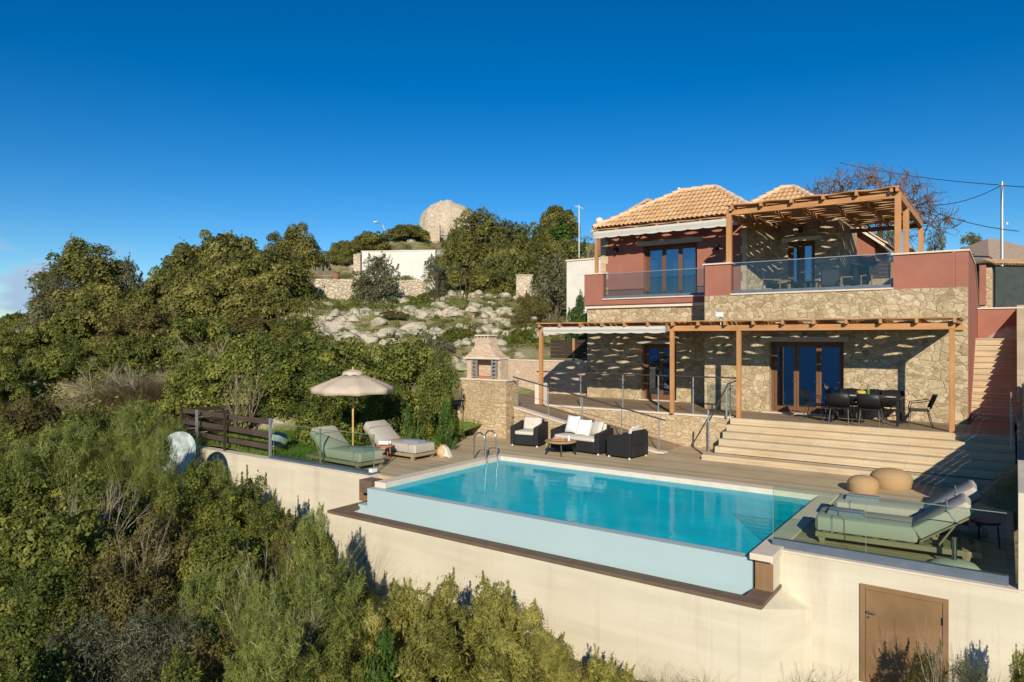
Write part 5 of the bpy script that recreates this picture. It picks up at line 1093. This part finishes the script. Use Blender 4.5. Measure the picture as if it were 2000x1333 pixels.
S = [('ivy_bush', 'ivy', 1105, 440, 60, 130, 'bright green ivy covered bush left of the villa roof'), ('ivy_bush', 'ivy', 1128, 575, 34, 60, 'bright green bush tucked against the left corner of the villa'), ('brown_bush', 'rust', 1040, 572, 40, 85, 'purplish brown bush below the stone well'), ('wild_bush', 'oak', 800, 440, 78, 100, 'dark bush left of the windmill on the crest'), ('wild_bush', 'oak', 722, 455, 75, 90, 'dark bush beneath the street lamp'), ('wild_bush', 'oak', 668, 470, 70, 70, 'dark bush on the crest above the urn'),
     ('wild_bush', 'olive', 1825, 440, 42, 60, 'thin grey bush right of the upper pergola posts'), ('wild_bush', 'lentisk', 690, 598, 45, 70, 'green bush beside the fallen pole'), ('wild_bush', 'lentisk', 820, 575, 47, 70, 'dark green bush under the slim olive tree'), ('wild_bush', 'rust', 770, 610, 43, 90, 'brownish bush in the middle of the rocky slope'), ('wild_bush', 'lentisk', 900, 640, 38, 110, 'low green bush on the slope behind the barbecue chimney'), ('wild_bush', 'lentisk', 1020, 640, 36, 90, 'low green bush behind the garden wall'), ('wild_bush', 'olive', 860, 660, 34, 80, 'pale bush left of the barbecue hood'),
     ('lentisk_bush', 'lentisk', 30, 612, 60, 110, 'distant dark bush at the left edge of the skyline'), ('lentisk_bush', 'lentisk', 130, 612, 41, 150, 'rounded bush at the foot of the far left trees'), ('lentisk_bush', 'rust', 300, 605, 37, 190, 'brown green thicket below the wooded hump'), ('lentisk_bush', 'lentisk', 400, 620, 34, 190, 'dark lentisk below the middle of the wooded hump'), ('lentisk_bush', 'lentisk', 255, 655, 32, 160, 'dark lentisk left of the tan dry brush'), ('lentisk_bush', 'lentisk', 120, 672, 32, 170, 'green lentisk on the left slope above the dark hollow'), ('lentisk_bush', 'rust', 500, 615, 38, 190, 'brownish thicket at the right foot of the wooded hump'), ('lentisk_bush', 'lentisk', 570, 620, 38, 130, 'dark lentisk bordering the rocky slope'), ('lentisk_bush', 'lentisk', 55, 648, 40, 140, 'lentisk hiding the pale bank below the far left trees'), ('juniper_bush', 'juniper', 1185, 1285, 9.8, 150, 'last low juniper sinking out of frame below the trough'), ('lentisk_bush', 'lentisk', 15, 690, 29, 120, 'very dark bush at the left edge of the slope'),
     ('hedge_bush', 'hedge', 400, 690, 25.5, 190, 'yellow green hedge bush left of the wooden fence corner'), ('hedge_bush', 'hedge', 480, 655, 26, 220, 'tall bright hedge bush behind the wooden fence'), ('hedge_bush', 'hedge', 590, 648, 26, 220, 'tall dark hedge bush left of the parasol'), ('hedge_bush', 'hedge', 690, 665, 24, 220, 'dense dark hedge bush behind the parasol'), ('hedge_bush', 'hedge', 790, 658, 24, 210, 'dense dark hedge bush right of the parasol'), ('hedge_bush', 'hedge', 850, 688, 22.6, 110, 'end of the dark hedge touching the barbecue base'), ('hedge_bush', 'hedge', 630, 730, 22, 170, 'low hedge bush on the lawn edge behind the left loungers'), ('hedge_bush', 'hedge', 740, 745, 21.5, 150, 'low hedge bush behind the parasol pole'),
     ('spurge_plant', 'ivy', 800, 795, 20.9, 60, 'pale green spurge at the foot of the hedge'), ('spurge_plant', 'ivy', 870, 780, 20.9, 50, 'pale green spurge beside the barbecue base'),
     ('wild_bush', 'rust', 60, 775, 23, 200, 'brown green bush on the left slope below the dark bush'), ('wild_bush', 'lentisk', 165, 800, 21.5, 170, 'green bush left of the tall broom'), ('wild_bush', 'lentisk', 20, 835, 21, 170, 'green bush at the left edge above the broom'),
     ('broom_shrub', 'broom', 265, 795, 19.6, 130, 'bright green broom standing behind the satellite dish'), ('broom_shrub', 'broom', 335, 825, 20, 90, 'green broom by the corner post of the fence'), ('broom_shrub', 'broom', 130, 840, 19, 180, 'green broom on the left slope beyond the dish'), ('broom_shrub', 'broom', 30, 870, 18, 170, 'green broom at the left edge of the picture'), ('broom_shrub', 'broom', 315, 860, 17.0, 90, 'broom growing across the foot of the dish'),
     ('dry_brush', 'twig', 200, 690, 28.5, 160, 'bare grey brush in the middle of the left slope'), ('dry_brush', 'twig', 290, 700, 27.5, 130, 'bare tan brush left of the hedge'), ('dry_grass_clump', 'drygrass', 270, 715, 27.8, 130, 'pale dry grass beside the tan brush'), ('dry_grass_clump', 'drygrass', 330, 705, 28, 90, 'pale dry grass at the foot of the hedge'), ('dry_brush', 'twig', 420, 645, 31, 150, 'leafless grey brush above the hedge'), ('dry_brush', 'twig', 470, 700, 24.2, 90, 'dead branches showing in front of the bright hedge'), ('dry_grass_clump', 'drygrass', 95, 760, 24.5, 110, 'straw coloured grass above the left brooms'),
     ('lentisk_bush', 'lentisk', 80, 920, 15, 230, 'lentisk with yellow tips at the left edge below the brooms'), ('lentisk_bush', 'lentisk', 215, 925, 15, 230, 'lentisk left of the foot of the dish'), ('lentisk_bush', 'lentisk', 370, 915, 15.2, 190, 'lentisk in front of the dish and the left wall end'), ('lentisk_bush', 'lentisk', 465, 945, 14.7, 160, 'bright lentisk against the streaked wall'), ('lentisk_bush', 'lentisk', 545, 990, 13.8, 150, 'lentisk leaning on the wall below the left balustrade'),
     ('lentisk_bush', 'lentisk', 115, 1000, 12.6, 300, 'large dark lentisk in the left foreground'), ('rusty_bush', 'rust', 285, 1010, 12.4, 280, 'rust brown bush in the middle of the left foreground'), ('lentisk_bush', 'lentisk', 430, 1030, 12.6, 230, 'dark lentisk right of the rust brown bush'), ('broom_shrub', 'broom', 610, 1015, 12.4, 130, 'tall broom on the wall below the corner of the pool trough'), ('lentisk_bush', 'lentisk', 600, 1035, 12.2, 130, 'lentisk in front of the tall broom at the pool trough'), ('lentisk_bush', 'lentisk', 665, 1090, 11.6, 120, 'lentisk against the wall under the pool trough corner'), ('lentisk_bush', 'lentisk', 490, 930, 15.2, 120, 'small lentisk hugging the streaked wall'), ('lentisk_bush', 'lentisk', 410, 935, 15.6, 120, 'lentisk on the bank below the left wall end'), ('lentisk_bush', 'lentisk', 525, 975, 14.2, 110, 'lentisk pressed against the streaked wall below the loungers'), ('lentisk_bush', 'rust', 560, 1020, 13, 120, 'brownish bush below the lentisk at the streaked wall'), ('lentisk_bush', 'lentisk', 700, 1130, 11.2, 110, 'lentisk at the foot of the cream trough wall'), ('broom_shrub', 'broom', 425, 915, 16, 110, 'broom against the left end of the streaked wall'), ('dry_brush', 'twig', 530, 1050, 10.4, 170, 'pale leafless brush among the brooms'), ('dry_brush', 'twig', 170, 905, 13.6, 170, 'pale dead branches poking out of the lentisk at left'), ('dry_brush', 'twig', 255, 1000, 11.6, 150, 'dead twigs between the dark lentisk and the rust brown bush'), ('dry_brush', 'twig', 590, 1120, 10.0, 140, 'dead bleached branches under the tall broom'),
     ('broom_shrub', 'broom', 430, 1120, 11, 200, 'yellow green broom in the centre of the foreground thicket'), ('broom_shrub', 'broom', 620, 1125, 10.6, 230, 'brightest green broom in the foreground'), ('broom_shrub', 'broom', 530, 1150, 10.2, 190, 'broom between the yellow and the brightest broom'), ('rusty_bush', 'rust', 420, 1230, 9.6, 170, 'dark rust coloured bush at the bottom of the thicket'), ('rusty_bush', 'rust', 250, 1090, 11.2, 240, 'brown bush below the rust brown one at left'), ('lentisk_bush', 'lentisk', 60, 1110, 10.6, 260, 'dark lentisk at the lower left edge'), ('rosemary_bush', 'rosemary', 300, 1185, 9.6, 260, 'grey green upright shrub at the bottom left'), ('rosemary_bush', 'rosemary', 160, 1200, 9.5, 230, 'grey green shrub left of the other grey one at the bottom'), ('lentisk_bush', 'lentisk', 60, 1250, 8.6, 260, 'dark bush in the lower left corner'), ('broom_shrub', 'broom', 520, 1240, 9.2, 230, 'broom at the bottom edge below the bright broom'), ('lentisk_bush', 'lentisk', 350, 1290, 8.5, 230, 'dark bush at the very bottom left of centre'),
     ('juniper_bush', 'juniper', 780, 1135, 10.7, 170, 'olive green juniper at the left of the juniper row by the wall'), ('juniper_bush', 'juniper', 870, 1130, 10.9, 170, 'olive green juniper with the highest sprigs by the wall'), ('juniper_bush', 'juniper', 965, 1130, 10.7, 180, 'broad olive green juniper right of the highest one'), ('juniper_bush', 'juniper', 1040, 1180, 10.4, 160, 'juniper with a lone sprig towards the right of the row'), ('juniper_bush', 'juniper', 1100, 1250, 10, 130, 'small juniper at the right end of the row'), ('juniper_bush', 'juniper', 735, 1190, 10, 150, 'juniper joining the broom at the left end of the row'), ('juniper_bush', 'juniper', 840, 1220, 9.4, 240, 'low juniper at the bottom edge in front of the row'), ('juniper_bush', 'juniper', 980, 1230, 9.3, 230, 'low juniper at the bottom edge right of the other'), ('ivy_bush', 'ivy', 745, 1230, 9.2, 110, 'small fresh green bush among the junipers'), ('lentisk_bush', 'lentisk', 650, 1270, 9, 180, 'dark green bush at the bottom edge left of the junipers'),
     ('burnt_shrub', 'rust', 1815, 1262, 9.1, 105, 'dark brown shrub in front of the pump room door'), ('wild_bush', 'rosemary', 1890, 1280, 8.8, 100, 'dark grey shrub against the wall right of the door'), ('wild_bush', 'juniper', 1995, 1260, 8.5, 80, 'yellow green bush in the lower right corner'), ('dead_branch', 'twig', 1590, 1290, 9.7, 150, 'bleached dead branches on the ground left of the door'), ('dead_branch', 'twig', 1840, 1190, 9.0, 90, 'dark bare twigs reaching up beside the door'), ('dry_grass_clump', 'stalks', 1390, 1285, 10.2, 90, 'thin dry grass stalks below the trough corner'), ('dry_grass_clump', 'stalks', 1200, 1280, 10.1, 110, 'thin dry grass stalks right of the junipers'), ('dry_grass_clump', 'stalks', 1300, 1270, 10.4, 70, 'tall thin dry grass stalks leaning on the cream wall'), ('dry_grass_clump', 'stalks', 1685, 1305, 9.5, 120, 'dry grass at the foot of the pump room door'), ('dry_grass_clump', 'drygrass', 1960, 570, 38, 80, 'dry grass tuft on the bank before the dark shed')]
for n_, k_, px, tp, d, wpx, lab in S: plant(n_, k_, px, tp, d, wpx, lab, n_.split('_')[-1] if n_ not in ('dry_grass_clump', 'dead_branch') else n_.split('_')[1])
# bare winter tree behind the villa
X, Y = at(1690, 48); z = gz(X, Y)
def winter_crown(seed):
    g = np.random.default_rng(seed); m = MB(); nodes = [np.array([0, 0, .3])]; rads = [.02]
    m.tube([(0, 0, 0), (.01, .005, .15), (0, 0, .32)], [.034, .028, .022], 7)
    for n_, r_, spread, k in ((11, .013, .55, 0), (60, .006, .8, 1), (260, .0032, .95, 2), (1000, .0019, 1.06, 3)):
        base = np.array(nodes); new = []
        for i in range(n_):
            d = unit(g.normal(size=(1, 3)))[0]; d[2] = abs(d[2]) * 1. - .25; e = np.array([0, 0, .58]) + d * np.array([.47, .47, .4]) * spread * g.uniform(.55, 1) ** .5
            dd = np.linalg.norm(base - e, axis=1) + .25 * np.maximum(base[:, 2] - e[2], 0); c = np.argsort(dd)[:2]; p = base[g.choice(c)]; mid = (p + e) / 2 + g.normal(0, .022, 3) + np.array([0, 0, -.02])
            q = [p, p * .55 + mid * .45, mid, e]; m.tube([tuple(x) for x in q], [r_, r_ * .85, r_ * .7, r_ * .4], 4 if k < 2 else 3, cap=False); new += [mid, e, (mid + e) / 2]
        nodes = nodes + new
    return m
t = thing('bare_tree', 'leafless reddish winter tree behind the villa roofs', 'tree')
X, Y = at(1682, 50); z = 4.2
m = winter_crown(5); hgt = (zat(316, 50) - z) / max(v[2] for v in m.v); m.xf(Matrix.Diagonal((hgt * .95, hgt * .95, hgt, 1))).build('branches', TWIGRED, t); t.location = (X, Y, z)

# --- undergrowth that nobody could count: one object of leaf clumps over the slopes
def scatter(name, label_none, pts, nl, size, ll, lw, mat, seed, up=.5, hh=.6):
    g = np.random.default_rng(seed); n = len(pts); P = np.repeat(pts, nl, 0); S_ = np.repeat(size * g.uniform(.5, 1.4, n), nl); tb = np.repeat(g.normal(0, .2, n), nl)
    q = unit(g.normal(size=(n * nl, 3))); q[:, 2] = np.abs(q[:, 2]); C = P + q * (S_ * g.uniform(.55, 1, n * nl))[:, None] * np.array([1, 1, hh])
    Nn = unit(q * .7 + g.normal(size=q.shape) * .6 + np.array([0, 0, up])); Tt = unit(np.cross(Nn, g.normal(size=q.shape)))
    V, F_ = leaf_cards(C, Nn, Tt, ll * g.uniform(.6, 1.4, n * nl), lw * g.uniform(.6, 1.4, n * nl))
    return mesh_obj(name, V, F_, mat, None, kind='stuff', tint=np.clip(.5 + tb + g.normal(0, .15, n * nl), 0, 1), recentre=False)
def screen_points(n, x0, x1, y0, y1, d0, d1, seed, cond=None):
    g = np.random.default_rng(seed); d = d0 + (d1 - d0) * g.random(n) ** .8; px = g.uniform(x0, x1, n); u = (px - 1000) / 1350 * d; c, s = math.cos(YAW), math.sin(YAW)
    X = c * u - s * d; Y = s * u + c * d; ok = (~((X > -13.2) & (Y > 10.2) & (Y < 30))) & (~((X > -23) & (Y > 11.3) & (Y < 20))) & (~((X > -20) & (Y > 18) & (Y < 26)))
    if cond is not None: ok &= cond(X, Y)
    X, Y = X[ok], Y[ok]; Z = terr(X, Y) + terr_noise(X, Y); return np.stack([X, Y, Z], 1)
scatter('undergrowth', 0, screen_points(900, -150, 640, 0, 0, 7.5, 24, 1), 130, .42, .05, .028, LEAF['lentisk'], 1, hh=.9)
scatter('dry_undergrowth', 0, screen_points(420, -150, 800, 0, 0, 8, 32, 2), 90, .34, .09, .014, LEAF['dry'], 2, hh=1.1)
scatter('hill_scrub', 0, screen_points(1500, -100, 620, 0, 0, 24, 62, 3), 110, .8, .13, .08, LEAF['oak'], 3, hh=.9)
scatter('slope_grass', 0, screen_points(2600, 580, 1150, 0, 0, 33, 60, 4), 60, .4, .13, .03, LEAF['broom'], 4, hh=.7)
scatter('slope_scrub', 0, screen_points(1300, 560, 1150, 0, 0, 34, 90, 5), 90, .55, .11, .06, LEAF['oak'], 5, hh=.8)
scatter('bank_scrub', 0, screen_points(150, 1480, 2100, 0, 0, 8.5, 10.9, 7, lambda X, Y: Y < 11.3), 60, .16, .05, .012, LEAF['dry'], 7, hh=.9)
scatter('foot_scrub', 0, screen_points(420, 640, 1500, 0, 0, 8.5, 12, 8, lambda X, Y: Y < 10.1), 90, .26, .05, .012, LEAF['juniper'], 8, hh=1.)
scatter('far_scrub', 0, screen_points(500, -300, 300, 0, 0, 60, 130, 6), 60, 1.3, .3, .2, LEAF['oak'], 6, hh=.8)
g = np.random.default_rng(31); X = g.uniform(.9, 16, 700); Y = g.uniform(11.8, 36, 700); ok = ~((X > -1) & (Y > 29) & (Y < 34) & (X < 3)); X, Y = X[ok], Y[ok]
scatter('bank_grass', 0, np.stack([X, Y, terr(X, Y) + terr_noise(X, Y)], 1), 60, .3, .09, .02, LEAF['juniper'], 9, hh=.9)
# grass blades on the lawn
g = np.random.default_rng(5); n = 30000; X = g.uniform(-22.2, -14.6, n); Y = g.uniform(11.95, 19, n); keep = (X < -15.9) | (g.random(n) < .35); X, Y = X[keep], Y[keep]; n = len(X)
Z = .02 + .05 * np.sin(X * 1.7) * np.sin(Y * 1.9) + np.clip(Y - 16.2, 0, 9) * .16; tall = .07 + .09 * g.random(n) + .16 * (Y > 16.6) * g.random(n) + .14 * (Y < 12.3) * g.random(n)
a = g.uniform(0, 6.28, n); C = np.stack([X, Y, Z + tall * .4], 1); Tt = unit(np.stack([.5 * np.cos(a), .5 * np.sin(a), np.ones(n)], 1)); Nn = unit(np.cross(Tt, np.stack([np.sin(a * 3), np.cos(a * 3), 0 * a], 1)))
V, F_ = leaf_cards(C, Nn, Tt, tall, .014 + 0 * tall); mesh_obj('grass', V, F_, LEAF['grass'], None, kind='stuff', tint=np.clip(.5 + g.normal(0, .25, n), 0, 1), recentre=False)
# --- limestone boulders on the slope
def rock_mesh(seed):
    g = np.random.default_rng(seed); import bmesh
    bm = bmesh.new(); bmesh.ops.create_icosphere(bm, subdivisions=5, radius=.5); V = np.array([v.co[:] for v in bm.verts]); dirs = unit(g.normal(size=(14, 3))); off = g.uniform(.26, .46, 14)
    for dd, o_ in zip(dirs, off):
        p = V @ dd; V -= np.clip(p - o_, 0, None)[:, None] * dd * .92
    zq = np.round(V[:, 2] / .13) * .13; V[:, 2] = .55 * V[:, 2] + .45 * zq
    for f in (4, 9, 19, 37): V += .085 / f * 4 * np.stack([np.sin(V @ g.normal(size=3) * f + g.uniform(0, 6)) for _ in range(3)], 1) * .35
    for v, c in zip(bm.verts, V): v.co = c
    me = bpy.data.meshes.new('boulder'); bm.to_mesh(me); bm.free(); me.materials.append(ROCK); return me
RK = [rock_mesh(s) for s in range(5)]
pts = screen_points(1500, 590, 1075, 0, 0, 32, 51, 12); g = np.random.default_rng(4); VV = []; FF = []; nb = 0
ico = [(0, 0, 1), (.9, 0, .4), (.28, .85, .45), (-.72, .53, .4), (-.72, -.53, .45), (.28, -.85, .4), (.72, .53, -.4), (-.28, .85, -.4), (-.9, 0, -.4), (-.28, -.85, -.4), (.72, -.53, -.4), (0, 0, -1)]
icf = [(0, 1, 2), (0, 2, 3), (0, 3, 4), (0, 4, 5), (0, 5, 1), (1, 6, 2), (2, 6, 7), (2, 7, 3), (3, 7, 8), (3, 8, 4), (4, 8, 9), (4, 9, 5), (5, 9, 10), (5, 10, 1), (1, 10, 6)]
for p in pts:
    if np.sin(p[2] * 4.2 + .5 * np.sin(p[0] * .7) + .4 * np.cos(p[1] * .9)) < .25: continue
    sz = g.uniform(.1, .42) ; q = np.array(ico) * (1 + g.normal(0, .22, (12, 1))) * sz * np.array([1.2, 1, .75]); a = g.uniform(0, 6.28); q = q @ np.array([[math.cos(a), -math.sin(a), 0], [math.sin(a), math.cos(a), 0], [0, 0, 1]])
    VV.append(q + p); FF.append(np.array(icf) + nb); nb += 12
mesh_obj('limestone_rubble', np.concatenate(VV), np.concatenate(FF), ROCK, None, kind='stuff', recentre=False)
BR = [(612, 605, 44, 1.5), (640, 600, 45, 1.9), (625, 632, 41, 1.6), (600, 580, 48, 1.4), (690, 640, 39, 1.3), (740, 622, 42, 1.4), (755, 600, 46, 1.2), (800, 625, 41, 2.2), (830, 612, 43.5, 1.8), (860, 600, 46, 1.6), (885, 612, 44, 1.7), (815, 648, 38, 2.0), (860, 640, 39, 1.8), (905, 630, 41, 1.5), (930, 602, 46, 1.8), (960, 595, 48, 1.5), (985, 610, 45, 1.6), (955, 628, 41.5, 1.9), (1000, 630, 41, 1.4), (780, 640, 39, 1.2), (720, 655, 37, 1.1), (650, 655, 37, 1.3), (960, 655, 37, 1.2), (905, 665, 35.5, 1.1), (1010, 590, 49, 1.2), (740, 475, 78, 1.8), (775, 478, 78, 1.6), (720, 478, 78, 1.3), (805, 480, 77, 1.5), (680, 550, 54, 1.2), (940, 680, 34, .9), (1015, 682, 33, 1.0), (985, 650, 38, 1.0)]
places = ['left end of the rocky slope', 'left end of the rocky slope']
for i, (px, py, d, s) in enumerate(BR):
    X, Y = at(px, d); o = bpy.data.objects.new('boulder', RK[i % 5]); COL.objects.link(o); o.location = (X, Y, gz(X, Y) - .02 * s); o.rotation_euler = (rg.uniform(-.3, .3), rg.uniform(-.3, .3), rg.uniform(0, 6.28)); o.scale = (s * 1.0, s * .8, s * .55)
    crest = py < 500
    tag(o, 'pale limestone boulder among the bushes on the crest near the windmill' if crest else 'pale limestone boulder on the grassy slope between the hedge and the villa', 'boulder', 'boulders on the crest' if crest else 'boulders on the rocky slope')
